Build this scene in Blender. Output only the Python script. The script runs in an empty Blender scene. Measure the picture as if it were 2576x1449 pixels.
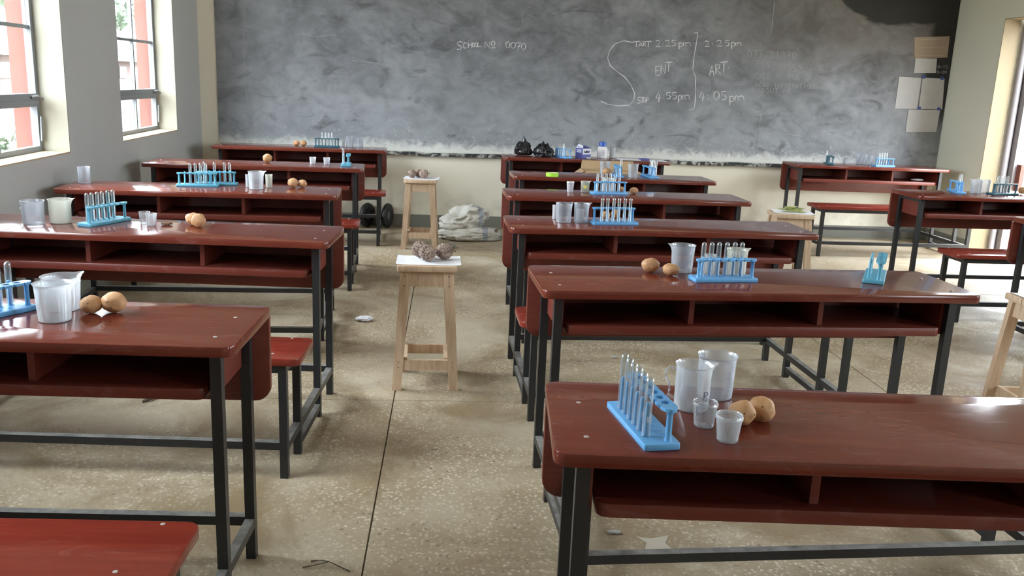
import bpy, bmesh, math, random
from mathutils import Vector, Matrix, noise
random.seed(7)
S = bpy.context.scene
COL = S.collection
PI = math.pi

# ------------------------------------------------------------------ camera
cam = bpy.data.cameras.new('camera')
cam.sensor_width = 36.0
cam.lens = 30.818
cam.clip_start = 0.05
cam_o = bpy.data.objects.new('camera', cam)
COL.objects.link(cam_o)
_F = Vector((math.sin(math.radians(5.7687))*math.cos(math.radians(13.2249)), math.cos(math.radians(5.7687))*math.cos(math.radians(13.2249)), -math.sin(math.radians(13.2249))))
_R = Vector((math.cos(math.radians(5.7687)), -math.sin(math.radians(5.7687)), 0))
_U = _R.cross(_F)
_ro = math.radians(2.3648)
_R2 = _R*math.cos(_ro)+_U*math.sin(_ro)
_U2 = -_R*math.sin(_ro)+_U*math.cos(_ro)
CAMP = Vector((0, 0, 1.4125))
m = Matrix.Identity(4)
for i in range(3):
    m[i][0], m[i][1], m[i][2], m[i][3] = _R2[i], _U2[i], -_F[i], CAMP[i]
cam_o.matrix_world = m
S.camera = cam_o

# ------------------------------------------------------------------ world, light, exposure
w = bpy.data.worlds.new('overcast_sky'); S.world = w
w.use_nodes = True
bg = w.node_tree.nodes['Background']
bg.inputs[0].default_value = (0.86, 0.93, 1.0, 1)
# evenly overcast sky: three times as bright overhead as at the horizon
_t = w.node_tree; _tc = _t.nodes.new('ShaderNodeTexCoord'); _sx = _t.nodes.new('ShaderNodeSeparateXYZ'); _mr = _t.nodes.new('ShaderNodeMapRange')
_mr.inputs[1].default_value = 0.0; _mr.inputs[2].default_value = 1.0; _mr.inputs[3].default_value = .55; _mr.inputs[4].default_value = 1.65
_t.links.new(_tc.outputs['Generated'], _sx.inputs[0]); _t.links.new(_sx.outputs[2], _mr.inputs[0]); _t.links.new(_mr.outputs[0], bg.inputs[1])
S.view_settings.view_transform = 'Standard'
S.view_settings.look = 'None'
S.view_settings.gamma = 1.0
S.view_settings.use_curve_mapping = False
S.view_settings.exposure = 5.0
cy = S.cycles
cy.max_bounces = 7; cy.diffuse_bounces = 5; cy.glossy_bounces = 3; cy.transmission_bounces = 4
cy.transparent_max_bounces = 28
cy.caustics_reflective = False; cy.caustics_refractive = False
cy.sample_clamp_indirect = 6.0
cy.adaptive_threshold = 0.02

XL, XR, YB, YF, ZC = -2.10, 5.12, 8.50, -3.6, 3.05     # room shell
WT = 0.30                                              # wall thickness
WIN_L = [(6.349, 7.703), (4.08, 5.434), (1.80, 3.155)]
WIN_R = [(3.6, 4.95), (.75, 2.1), (-2.2, -.85)]  # last window is unseen, added behind the camera for soft fill light
WZ0, WZ1 = 0.90, 2.70
DOOR = (6.75, 7.76); DZ = 2.14

def portal(x, y0, y1, z0, z1, sgn):
    l = bpy.data.lights.new('window_portal', 'AREA'); l.shape = 'RECTANGLE'
    l.size = z1-z0; l.size_y = y1-y0
    l.cycles.is_portal = True
    o = bpy.data.objects.new('window_portal', l); COL.objects.link(o)
    o.location = (x, (y0+y1)/2, (z0+z1)/2)
    o.rotation_euler = (0, -sgn*PI/2, 0)
for a, b in WIN_L: portal(XL-WT-.02, a, b, WZ0, WZ1, 1)
for a, b in WIN_R: portal(XR+WT+.02, a, b, WZ0, WZ1, -1)
portal(XR+WT+.02, DOOR[0], DOOR[1], 0, DZ, -1)

# ------------------------------------------------------------------ node helpers / materials
class NT:
    def __init__(s, name):
        s.m = bpy.data.materials.new(name); s.m.use_nodes = True
        s.t = s.m.node_tree; s.n = s.t.nodes; s.p = s.n['Principled BSDF']; s.out = s.n['Material Output']
    def add(s, typ, **kw):
        n = s.n.new(typ)
        for k, v in kw.items():
            if k in ('operation', 'blend_type', 'data_type', 'noise_dimensions', 'feature', 'wave_type', 'bands_direction', 'interpolation_type', 'use_clamp', 'distance'): setattr(n, k, v)
            else: n.inputs[k.replace('_', ' ')].default_value = v
        return n
    def link(s, a, b): s.t.links.new(a, b)
    def coords(s, scale=(1, 1, 1), rnd=False, kind='Object'):
        tc = s.n.new('ShaderNodeTexCoord'); mp = s.n.new('ShaderNodeMapping')
        mp.inputs['Scale'].default_value = scale
        s.link(tc.outputs[kind], mp.inputs['Vector'])
        if rnd:
            oi = s.n.new('ShaderNodeObjectInfo'); mu = s.n.new('ShaderNodeMath'); mu.operation = 'MULTIPLY'; mu.inputs[1].default_value = 40
            s.link(oi.outputs['Random'], mu.inputs[0]); s.link(mu.outputs[0], mp.inputs['Location'])
        return mp.outputs[0]
    def noise(s, vec, scale, detail=4, rough=.55, dist=0.):
        n = s.add('ShaderNodeTexNoise', Scale=scale, Detail=detail, Roughness=rough, Distortion=dist)
        s.link(vec, n.inputs['Vector']); return n.outputs['Fac']
    def ramp(s, fac, stops, interp='LINEAR'):
        r = s.n.new('ShaderNodeValToRGB'); e = r.color_ramp.elements; r.color_ramp.interpolation = interp
        while len(e) < len(stops): e.new(0.5)
        for q, (p, c) in zip(e, stops):
            q.position = p; q.color = (c, c, c, 1) if isinstance(c, (int, float)) else (*c, 1)
        s.link(fac, r.inputs[0]); return r.outputs[0]
    def mix(s, fac, a, b, mode='MIX'):
        n = s.n.new('ShaderNodeMix'); n.data_type = 'RGBA'; n.blend_type = mode
        for sock, v in ((n.inputs[0], fac), (n.inputs[6], a), (n.inputs[7], b)):
            if isinstance(v, bpy.types.NodeSocket): s.link(v, sock)
            elif isinstance(v, (int, float)): sock.default_value = v if sock is n.inputs[0] else (v, v, v, 1)
            else: sock.default_value = (*v, 1)
        return n.outputs[2]
    def math(s, op, a, b=0.0, clamp=False):
        n = s.n.new('ShaderNodeMath'); n.operation = op; n.use_clamp = clamp
        for sock, v in ((n.inputs[0], a), (n.inputs[1], b)):
            if isinstance(v, bpy.types.NodeSocket): s.link(v, sock)
            else: sock.default_value = v
        return n.outputs[0]
    def smooth(s, v, a, b):
        n = s.n.new('ShaderNodeMapRange'); n.interpolation_type = 'SMOOTHSTEP'
        n.inputs[1].default_value = a; n.inputs[2].default_value = b
        s.link(v, n.inputs[0]); return n.outputs[0]
    def sep(s, vec):
        n = s.n.new('ShaderNodeSeparateXYZ'); s.link(vec, n.inputs[0]); return n.outputs
    def bump(s, h, strength=.3, dist=.01):
        b = s.add('ShaderNodeBump', Strength=strength, Distance=dist)
        s.link(h, b.inputs['Height']); s.link(b.outputs[0], s.p.inputs['Normal'])
    def set(s, **kw):
        for k, v in kw.items():
            i = s.p.inputs[k.replace('_', ' ')]
            if isinstance(v, bpy.types.NodeSocket): s.link(v, i)
            elif isinstance(v, (tuple, list)): i.default_value = (*v, 1) if len(v) == 3 else v
            else: i.default_value = v
        return s.m

MATS = {}
def plain(name, col, rough=.5, **kw):
    if name in MATS: return MATS[name]
    t = NT(name); v = t.coords(); n = t.noise(v, 12, 3)
    c = t.mix(n, tuple(x*.9 for x in col), tuple(min(1, x*1.08) for x in col))
    MATS[name] = t.set(Base_Color=c, Roughness=rough, **kw); return MATS[name]

def wood_mat(name, c1, c2, c3, rough=.2, dust=.35):
    t = NT(name)
    g = t.coords((1.3, 17, 17), rnd=True)
    big = t.coords((1.2, 3.5, 3.5), rnd=True)
    grain = t.noise(g, 2.0, 7, .6, .6)
    blot = t.noise(big, 1.6, 4, .5, .4)
    col = t.ramp(grain, [(.15, c1), (.5, c2), (.9, c3)])
    col = t.mix(t.ramp(blot, [(.3, .0), (.7, .5)]), col, c1)
    sm = t.noise(t.coords((3, 9, 9), rnd=True), 2.4, 6, .65, 1.6)
    dmask = t.math('MULTIPLY', t.ramp(sm, [(.56, 0.), (.74, 1.)]), dust)
    col = t.mix(dmask, col, (.38, .27, .25))
    r = t.math('ADD', t.math('MULTIPLY', sm, .12), rough-.135)
    t.bump(grain, .025, .003)
    return t.set(Base_Color=col, Roughness=r, Specular_IOR_Level=.42)
WOOD = wood_mat('varnished_red_brown_wood', (.112, .023, .0140), (.152, .031, .0185), (.20, .045, .025), dust=.16)
WOOD_B = wood_mat('matt_red_brown_wood', (.118, .0225, .0145), (.158, .030, .0185), (.205, .043, .024), .46, .18)
WOOD_SEAT = wood_mat('varnished_red_wood', (.17, .024, .0165), (.22, .033, .020), (.28, .05, .025), .22, .12)

def steel_mat():
    t = NT('black_painted_steel')
    v = t.coords((1, 1, 1), rnd=True)
    n = t.noise(v, 22, 5, .65)
    ge = t.n.new('ShaderNodeNewGeometry'); nz = t.sep(ge.outputs['Normal'])[2]
    d = t.math('MULTIPLY', t.smooth(nz, .5, .95), t.ramp(n, [(.3, .25), (.65, .85)]))
    sc = t.math('MULTIPLY', t.ramp(t.noise(v, 60, 6, .7, 1.0), [(.62, 0.), (.74, 1.)]), .3)
    c = t.mix(t.math('MAXIMUM', d, sc), (.018, .019, .021), (.30, .29, .27))
    return t.set(Base_Color=c, Roughness=t.math('ADD', t.math('MULTIPLY', d, .3), .38))
STEEL = steel_mat()
BOLT = plain('dull_white_bolt', (.45, .42, .39), .45, Metallic=.2)

def raw_wood():
    t = NT('pale_unfinished_timber')
    g = t.noise(t.coords((9, 9, 1.1), rnd=True), 5, 6, .6, .5)
    c = t.ramp(g, [(.3, (.44, .295, .19)), (.55, (.58, .42, .285)), (.8, (.68, .52, .37))])
    t.bump(g, .12, .004)
    return t.set(Base_Color=c, Roughness=.62)
TIMBER = raw_wood()
NAIL = plain('dark_nail_hole', (.05, .03, .02), .8)

def wall_mat(name, col, dirt=(.30, .28, .23), low=True):
    t = NT(name); v = t.coords()
    n = t.noise(v, 1.3, 5, .55); f = t.noise(v, 24, 5, .6)
    c = t.mix(t.ramp(n, [(.35, .0), (.8, .35)]), col, tuple(x*.82 for x in col))
    c = t.mix(t.math('MULTIPLY', t.ramp(f, [(.66, 0.), (.8, 1.)]), .25), c, dirt)
    if low:
        z = t.sep(v)[2]
        st = t.math('MULTIPLY', t.math('SUBTRACT', 1.0, t.smooth(z, .1, .45)), t.ramp(t.noise(v, 4, 5), [(.4, 0.), (.7, .7)]))
        c = t.mix(st, c, (.33, .29, .22))
    t.bump(t.noise(v, 70, 4), .08, .004)
    return t.set(Base_Color=c, Roughness=.75)
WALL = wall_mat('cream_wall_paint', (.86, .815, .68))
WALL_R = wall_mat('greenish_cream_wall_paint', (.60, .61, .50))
WALL_L = wall_mat('backlit_cream_wall_paint', (.42, .435, .43))  # same wall paint; backlit shade and bluish veil put into the colour
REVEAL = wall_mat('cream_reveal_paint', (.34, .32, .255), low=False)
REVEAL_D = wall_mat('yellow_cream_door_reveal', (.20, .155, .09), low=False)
SILLM = wall_mat('dusty_sill_plaster', (.42, .32, .20), low=False)
CEIL = plain('white_ceiling_paint', (.72, .70, .66), .8)
BRICKRED = plain('red_brown_outer_reveal', (.13, .032, .02), .7)
SKIRT = wall_mat('grey_cement_skirting', (.20, .20, .17), (.08, .08, .07), low=False)
FRAME = plain('blue_grey_window_paint', (.20, .215, .235), .45)
FRAME2 = plain('grey_door_frame_paint', (.22, .205, .215), .45)

def floor_mat():
    t = NT('worn_terrazzo'); v = t.coords()
    vo = t.add('ShaderNodeTexVoronoi', Scale=66.0, Randomness=1.0)
    dn = t.add('ShaderNodeTexNoise', Scale=75.0, Detail=2.0); t.link(v, dn.inputs['Vector'])
    vm = t.n.new('ShaderNodeVectorMath'); vm.operation = 'SCALE'; vm.inputs[3].default_value = .016; t.link(dn.outputs['Color'], vm.inputs[0])
    va = t.n.new('ShaderNodeVectorMath'); va.operation = 'ADD'; t.link(v, va.inputs[0]); t.link(vm.outputs[0], va.inputs[1]); t.link(va.outputs[0], vo.inputs['Vector'])
    wob = t.noise(v, 40, 3)
    cellr = t.sep(vo.outputs['Color'])[0]
    chip = t.math('MULTIPLY', t.math('SUBTRACT', 1.0, t.smooth(t.math('ADD', vo.outputs['Distance'], t.math('MULTIPLY', wob, .2)), .42, .58)), t.ramp(cellr, [(.15, 0.), (.3, 1.)]))
    chipc = t.ramp(t.sep(vo.outputs['Color'])[1], [(.0, (.70, .635, .50)), (.4, (.60, .53, .405)), (.70, (.47, .395, .285)), (.90, (.17, .14, .10))], 'CONSTANT')
    big = t.noise(v, .85, 6, .6, .7); med = t.noise(v, 2.6, 6, .62, .8)
    grout = t.mix(t.ramp(big, [(.36, 0.), (.62, 1.)]), (.29, .215, .13), (.45, .375, .265))
    wear = t.ramp(med, [(.36, 0.2), (.60, 1.)])
    c = t.mix(t.math('MULTIPLY', chip, t.math('MULTIPLY', wear, .85)), grout, chipc)
    film = t.ramp(t.noise(t.coords((1, 1, 1)), 1.7, 5, .6, .5), [(.48, 0.), (.64, .62)])
    c = t.mix(film, c, (.50, .445, .335))
    st = t.ramp(t.noise(v, 1.15, 7, .66, 1.3), [(.48, 0.), (.64, .8)])
    c = t.mix(st, c, (.235, .165, .09))
    sp = t.math('MULTIPLY', t.ramp(t.noise(v, 130, 2), [(.70, 0.), (.76, 1.)]), .5)
    c = t.mix(sp, c, (.06, .05, .04))
    t.bump(t.math('ADD', chip, med), .15, .003)
    r = t.ramp(med, [(.3, .42), (.7, .68)])
    return t.set(Base_Color=c, Roughness=r, Specular_IOR_Level=.35)
FLOOR = floor_mat()
GROUT = plain('dark_floor_joint', (.17, .145, .105), .9)

def board_mat():
    t = NT('chalky_black_paint'); v = t.coords()
    x, y, z = t.sep(v)
    n1 = t.noise(t.coords((.8, 1, 1.0)), 1.3, 5, .55, 1.2)
    n2 = t.noise(t.coords((1.0, 1, 1.5)), 3.4, 5, .55, 1.3)
    n3 = t.noise(t.coords((1, 1, 1)), 7.5, 3, .5, 1.6)
    n4 = t.noise(t.coords((2.6, 1, 5.5)), 5.0, 8, .72, 1.2)
    a = t.math('ADD', t.math('ADD', t.math('MULTIPLY', n1, .5), t.math('MULTIPLY', n2, .42)), t.math('MULTIPLY', n3, .14))
    # more dust low down where the duster stops (dust has its own ragged edge)
    a = t.math('ADD', a, t.math('MULTIPLY', t.math('SUBTRACT', 1.0, t.smooth(z, .8, 2.0)), .15))
    a = t.math('SUBTRACT', a, t.math('MULTIPLY', t.smooth(x, 2.6, 4.4), .05))
    col = t.ramp(a, [(.36, (.088, .092, .097)), (.47, (.150, .158, .167)), (.58, (.215, .226, .242)), (.74, (.305, .32, .34))])
    # patches left black by the duster
    dk = t.ramp(t.noise(t.coords((1.3, 1, 2.4)), 1.9, 4, .55, 1.3), [(.58, 0.), (.70, .6)])
    col = t.mix(dk, col, (.072, .074, .076))
    # fine chalk streaks
    stv = t.noise(t.coords((2.0, 1, 9.0)), 7.0, 7, .7, 2.6)
    col = t.mix(t.math('MULTIPLY', t.ramp(stv, [(.60, 0.), (.72, 1.)]), .30), col, (.55, .56, .57))
    # brownish older film at upper right
    br = t.math('MULTIPLY', t.math('MULTIPLY', t.smooth(x, 2.2, 3.6), t.smooth(z, 1.45, 2.0)), t.ramp(n1, [(.3, .5), (.7, .9)]))
    col = t.mix(t.math('MULTIPLY', br, .8), col, (.115, .098, .080))
    # never written on: black paint along the top right and right edge
    edge = t.math('ADD', z, t.math('MULTIPLY', n2, .16))
    thr = t.math('SUBTRACT', 2.52, t.math('MULTIPLY', t.smooth(x, 3.55, 4.35), .35))
    top = t.smooth(t.math('SUBTRACT', edge, thr), -.015, .03)
    rx = t.math('ADD', x, t.math('MULTIPLY', n1, .22))
    rgt = t.math('MULTIPLY', t.smooth(rx, 4.93, 5.03), t.smooth(z, .95, 1.35))
    blk = t.math('MAXIMUM', top, rgt)
    col = t.mix(t.math('MULTIPLY', blk, .93), col, (.018, .019, .017))
    # band of loose chalk at the bottom
    bz = t.math('ADD', z, t.math('MULTIPLY', t.math('SUBTRACT', n3, .5), .16))
    bz = t.math('ADD', bz, t.math('MULTIPLY', t.math('SUBTRACT', n4, .5), .10))
    band = t.math('MULTIPLY', t.math('SUBTRACT', 1.0, t.smooth(bz, .755, .85)), t.math('SUBTRACT', 1.0, t.smooth(x, 3.9, 4.5)))
    col = t.mix(t.math('MULTIPLY', band, .85), col, (.66, .66, .62))
    fl = t.math('MULTIPLY', t.math('SUBTRACT', 1.0, t.smooth(z, .8, 1.12)), t.ramp(t.noise(t.coords((1, 1, 1)), 26, 5, .7, 2.0), [(.60, 0.), (.68, .7)]))
    col = t.mix(fl, col, (.68, .68, .66))
    t.bump(t.noise(v, 45, 4), .1, .004)
    return t.set(Base_Color=col, Roughness=.82, Specular_IOR_Level=.25)
BOARD = board_mat()
def ledge_mat():
    t = NT('chalky_ledge_paint'); v = t.coords((1, 1, 2))
    n = t.noise(v, 9, 6, .68, 1.4)
    nz = t.sep(t.n.new('ShaderNodeNewGeometry').outputs['Normal'])[2]
    f = t.math('MAXIMUM', t.smooth(nz, .4, .9), t.ramp(n, [(.48, 0.), (.60, .85)]))
    return t.set(Base_Color=t.mix(f, (.035, .037, .037), (.60, .60, .56)), Roughness=.85)
LEDGE = ledge_mat()
CHALK = plain('white_chalk', (.58, .59, .60), .9)
CHALK_F = plain('faint_chalk', (.30, .31, .315), .9)

def thin_glass(name, tint, edge, base=.04, milk=0.):
    t = NT(name); n = t.n
    tr = n.new('ShaderNodeBsdfTransparent'); tr.inputs[0].default_value = (*tint, 1)
    gl = n.new('ShaderNodeBsdfGlossy'); gl.inputs['Roughness'].default_value = .03
    df = n.new('ShaderNodeBsdfDiffuse'); df.inputs[0].default_value = (.75, .78, .8, 1)
    lw = n.new('ShaderNodeLayerWeight'); lw.inputs[0].default_value = .25
    m1 = n.new('ShaderNodeMixShader'); m2 = n.new('ShaderNodeMixShader')
    fac = t.math('ADD', t.math('MULTIPLY', lw.outputs['Facing'], edge), base, True)
    t.link(fac, m1.inputs[0]); t.link(tr.outputs[0], m1.inputs[1]); t.link(gl.outputs[0], m1.inputs[2])
    t.link(t.math('ADD', t.math('MULTIPLY', lw.outputs['Facing'], edge*.26), milk), m2.inputs[0]); t.link(m1.outputs[0], m2.inputs[1]); t.link(df.outputs[0], m2.inputs[2])
    t.link(m2.outputs[0], t.out.inputs[0]); n.remove(t.p)
    return t.m
PANE = thin_glass('dusty_window_glass', (.93, .95, .95), .25, .05)
GLASS = thin_glass('clear_tube_glass', (.955, .97, .97), .50, .045, .035)
GLASS_T = thin_glass('teal_tinted_tube_glass', (.70, .88, .90), .50, .05, .05)

def milky(name, col, opac, specks=None, gloss=.10):
    t = NT(name); n = t.n
    tr = n.new('ShaderNodeBsdfTransparent'); tr.inputs[0].default_value = (.96, .97, .98, 1)
    df = n.new('ShaderNodeBsdfDiffuse'); tl = n.new('ShaderNodeBsdfTranslucent')
    c = None
    if specks:
        v = t.coords(); f = t.ramp(t.noise(v, 260, 3, .6), [(.62, 0.), (.68, 1.)])
        c = t.mix(f, col, specks); t.link(c, df.inputs[0])
    else: df.inputs[0].default_value = (*col, 1)
    tl.inputs[0].default_value = (*col, 1)
    gl = n.new('ShaderNodeBsdfGlossy'); gl.inputs['Roughness'].default_value = .14
    lw = n.new('ShaderNodeLayerWeight'); lw.inputs[0].default_value = .3
    a = n.new('ShaderNodeMixShader'); a.inputs[0].default_value = .5
    t.link(df.outputs[0], a.inputs[1]); t.link(tl.outputs[0], a.inputs[2])
    b = n.new('ShaderNodeMixShader')
    op = t.math('ADD', t.math('MULTIPLY', lw.outputs['Facing'], .45), opac, True)
    if specks: op = t.math('MAXIMUM', op, t.math('MULTIPLY', f, .8))
    t.link(op, b.inputs[0]); t.link(tr.outputs[0], b.inputs[1]); t.link(a.outputs[0], b.inputs[2])
    d = n.new('ShaderNodeMixShader')
    t.link(t.math('ADD', t.math('MULTIPLY', lw.outputs['Fresnel'], .6), gloss*.25, True), d.inputs[0])
    t.link(b.outputs[0], d.inputs[1]); t.link(gl.outputs[0], d.inputs[2])
    t.link(d.outputs[0], t.out.inputs[0]); n.remove(t.p)
    return t.m
MILK = milky('clear_milky_plastic', (.88, .92, 1.0), .15)
MILK2 = milky('cloudy_white_plastic', (.95, .97, 1.0), .23)
MILKY = milky('cream_tinted_plastic', (.90, .89, .78), .42)
CUPW = milky('white_cup_plastic', (.97, .97, 1.0), .5)
CUPS = milky('speckled_clear_plastic', (.88, .88, .90), .10, (.06, .05, .05))
FLUIDW = milky('whitish_liquid', (.88, .90, .86), .6)
FLUIDY = plain('yellow_liquid_stain', (.80, .76, .22), .5)

def rackm(name, col): return plain(name, col, .38, Subsurface_Weight=.0)
SKY = rackm('sky_blue_plastic', (.135, .40, .74))
TEAL = rackm('teal_blue_plastic', (.10, .36, .50))
TEAL_BACKLIT = rackm('backlit_teal_plastic', (.025, .11, .15))  # rack plastic darkened: shade of backlit racks put into the colour

def potato_mat():
    t = NT('potato_skin'); v = t.coords((1, 1, 1), rnd=True)
    n = t.noise(v, 22, 5, .6); f = t.noise(v, 110, 5, .7)
    oi = t.n.new('ShaderNodeObjectInfo')
    c = t.ramp(n, [(.3, (.44, .225, .10)), (.55, (.56, .32, .15)), (.8, (.64, .385, .19))])
    c = t.mix(t.math('MULTIPLY', oi.outputs['Random'], .35), c, (.40, .20, .11))
    c = t.mix(t.math('MULTIPLY', t.ramp(f, [(.62, 0.), (.72, 1.)]), .45), c, (.20, .09, .04))
    t.bump(f, .2, .002)
    return t.set(Base_Color=c, Roughness=.55)
POTATO = potato_mat()
EYE = plain('potato_eye', (.19, .10, .05), .8)
def fruit_mat():
    t = NT('wrinkled_fruit_skin'); v = t.coords((1, 1, 1), rnd=True)
    n = t.noise(v, 48, 5, .6, 1.6)
    c = t.ramp(n, [(.33, (.15, .098, .08)), (.5, (.29, .205, .165)), (.68, (.50, .40, .335))])
    t.bump(n, .5, .005)
    return t.set(Base_Color=c, Roughness=.6)
FRUIT = fruit_mat()
PAPER = plain('white_paper', (.82, .83, .88), .8)
POD = plain('green_pod_skin', (.27, .31, .09), .5)
POD2 = plain('pale_dry_pod_skin', (.45, .43, .22), .6)
STEM = plain('dry_stem', (.10, .075, .05), .8)
CARD = plain('brown_cardboard', (.46, .32, .18), .8)
BLACKP = plain('black_polythene', (.012, .012, .014), .28)
RUBBER = plain('black_rubber', (.016, .016, .017), .55)
HUB = plain('grey_metal_hub', (.25, .25, .26), .4, Metallic=.6)
LIME = plain('lime_green_tape', (.38, .75, .05), .4)
CREAMC = plain('cream_tape_core', (.72, .66, .52), .7)
BOXB = plain('blue_printed_card', (.09, .10, .33), .6)
BOXW = plain('white_printed_card', (.70, .70, .76), .6)
INK = plain('dark_blue_ink', (.03, .035, .10), .7)
INKG = plain('grey_print', (.42, .42, .45), .8)
BOTW = plain('white_bottle_plastic', (.80, .78, .78), .4)
CAPB = plain('bright_blue_cap', (.03, .10, .46), .35)
TAPEB = plain('blue_sticky_tape', (.03, .06, .25), .5)
KRAFT = plain('brown_paper_sheet', (.30, .235, .17), .8)
SHEET = plain('white_notice_paper', (.44, .44, .43), .8)
GREYB = plain('grey_translucent_tub', (.40, .42, .44), .5)

# ------------------------------------------------------------------ mesh helpers
class MB:
    def __init__(s): s.v = []; s.f = []
    def box(s, x0, x1, y0, y1, z0, z1):
        b = len(s.v)
        s.v += [(x0, y0, z0), (x1, y0, z0), (x1, y1, z0), (x0, y1, z0), (x0, y0, z1), (x1, y0, z1), (x1, y1, z1), (x0, y1, z1)]
        s.f += [tuple(b+i for i in q) for q in ((3, 2, 1, 0), (4, 5, 6, 7), (0, 1, 5, 4), (1, 2, 6, 5), (2, 3, 7, 6), (3, 0, 4, 7))]
        return s
    def hexa(s, p):   # 8 points, bottom 4 ccw then top 4
        b = len(s.v); s.v += [tuple(q) for q in p]
        s.f += [tuple(b+i for i in q) for q in ((3, 2, 1, 0), (4, 5, 6, 7), (0, 1, 5, 4), (1, 2, 6, 5), (2, 3, 7, 6), (3, 0, 4, 7))]
        return s
    def prism(s, poly, z0, z1, bev=.003, flat_y=None):
        n = len(poly); b = len(s.v)
        def inset(d):
            out = []
            for i in range(n):
                p, q, r = Vector(poly[i-1]), Vector(poly[i]), Vector(poly[(i+1) % n])
                e1 = (q-p).normalized(); e2 = (r-q).normalized()
                nn = Vector((-(e1.y+e2.y), e1.x+e2.x))
                nn = nn.normalized() if nn.length > 1e-9 else Vector((-e1.y, e1.x))
                out.append((q.x+nn.x*d, q.y if flat_y is not None and abs(q.y-flat_y) < 1e-6 else q.y+nn.y*d))
            return out
        rings = [(z0, bev), (z0+bev*.3, bev*.3), (z0+bev, 0), (z1-bev, 0), (z1-bev*.3, bev*.3), (z1, bev)] if bev > 0 else [(z0, 0), (z1, 0)]
        for z, d in rings:
            for px, py in (inset(d) if d else poly): s.v.append((px, py, z))
        k = len(rings)
        s.f.append(tuple(b+i for i in reversed(range(n)))); s.f.append(tuple(b+(k-1)*n+i for i in range(n)))
        for r in range(k-1):
            for i in range(n):
                j = (i+1) % n
                s.f.append((b+r*n+i, b+r*n+j, b+(r+1)*n+j, b+(r+1)*n+i))
        return s
    def lathe(s, prof, n=24, c=(0, 0, 0)):
        b = len(s.v); k = len(prof)
        for r, z in prof:
            for i in range(n):
                a = 2*PI*i/n; s.v.append((c[0]+r*math.cos(a), c[1]+r*math.sin(a), c[2]+z))
        for q in range(k-1):
            for i in range(n):
                j = (i+1) % n
                s.f.append((b+q*n+i, b+q*n+j, b+(q+1)*n+j, b+(q+1)*n+i))
        if prof[0][0] > 1e-6: s.f.append(tuple(b+i for i in reversed(range(n))))
        if prof[-1][0] > 1e-6: s.f.append(tuple(b+(k-1)*n+i for i in range(n)))
        return s
    def tube(s, path, r, n=8, cap=True):
        b = len(s.v); P = [Vector(p) for p in path]; k = len(P)
        rr = r if isinstance(r, (list, tuple)) else [r]*k
        up = Vector((0, 0, 1))
        for i, p in enumerate(P):
            d = (P[min(i+1, k-1)]-P[max(i-1, 0)]).normalized()
            a = d.cross(up)
            if a.length < 1e-3: a = d.cross(Vector((0, 1, 0)))
            a.normalize(); c = d.cross(a)
            for j in range(n):
                t = 2*PI*j/n; q = p+(a*math.cos(t)+c*math.sin(t))*rr[i]; s.v.append(tuple(q))
        for q in range(k-1):
            for i in range(n):
                j = (i+1) % n; s.f.append((b+q*n+i, b+q*n+j, b+(q+1)*n+j, b+(q+1)*n+i))
        if cap:
            s.f.append(tuple(b+i for i in reversed(range(n)))); s.f.append(tuple(b+(k-1)*n+i for i in range(n)))
        return s
    def mesh(s, name, mat, smooth=False):
        me = bpy.data.meshes.new(name); me.from_pydata(s.v, [], s.f)
        bm = bmesh.new(); bm.from_mesh(me)
        bmesh.ops.remove_doubles(bm, verts=bm.verts, dist=1e-6)
        bmesh.ops.recalc_face_normals(bm, faces=bm.faces); bm.to_mesh(me); bm.free()
        me.materials.append(mat)
        if smooth:
            for p in me.polygons: p.use_smooth = True
            try: me.set_sharp_from_angle(angle=math.radians(42))
            except Exception: pass
        return me
    def obj(s, name, mat, parent=None, loc=(0, 0, 0), rot=(0, 0, 0), smooth=False):
        return link(name, s.mesh(name, mat, smooth), parent, loc, rot)
def link(name, me, parent=None, loc=(0, 0, 0), rot=(0, 0, 0), scale=None):
    o = bpy.data.objects.new(name, me); COL.objects.link(o); o.parent = parent
    o.location = loc; o.rotation_euler = rot
    if scale: o.scale = scale
    return o
def tag(o, label=None, cat=None, group=None, kind=None):
    if label: o['label'] = label
    if cat: o['category'] = cat
    if group: o['group'] = group
    if kind: o['kind'] = kind
    return o
def empty(name, loc=(0, 0, 0), rz=0.):
    o = bpy.data.objects.new(name, None); COL.objects.link(o); o.empty_display_size = .1
    o.location = loc; o.rotation_euler = (0, 0, rz); return o
def copy_tree(o, parent=None):
    c = o.copy(); COL.objects.link(c); c.parent = parent
    for ch in list(o.children): copy_tree(ch, c)
    return c
def struct(o): o['kind'] = 'structure'; return o
def rrect(x0, x1, y0, y1, r, seg=5, corners=(1, 1, 1, 1)):
    out = []
    for (cx, cy, a0, on) in ((x1-r, y0+r, -PI/2, corners[1]), (x1-r, y1-r, 0, corners[2]), (x0+r, y1-r, PI/2, corners[3]), (x0+r, y0+r, PI, corners[0])):
        if on:
            for i in range(seg+1): a = a0+PI/2*i/seg; out.append((cx+r*math.cos(a), cy+r*math.sin(a)))
        else:
            k = {-PI/2: (x1, y0), 0: (x1, y1), PI/2: (x0, y1), PI: (x0, y0)}[a0]; out.append(k)
    return out
def ico(sub):
    bm = bmesh.new(); bmesh.ops.create_icosphere(bm, subdivisions=sub, radius=1.0)
    v = [x.co.copy() for x in bm.verts]; f = [tuple(q.index for q in p.verts) for p in bm.faces]; bm.free(); return v, f
ICO3, ICO4 = ico(4), ico(5)

# pixel of the photograph -> point on a plane of the place (used for flat writing on the blackboard wall)
FPX = 30.818/36*2576
def ray(u, v): return _F+_R2*((u-1288)/FPX)-_U2*((v-724.5)/FPX)
def on_y(u, v, y): d = ray(u, v); return CAMP+d*(y/d.y)

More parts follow.
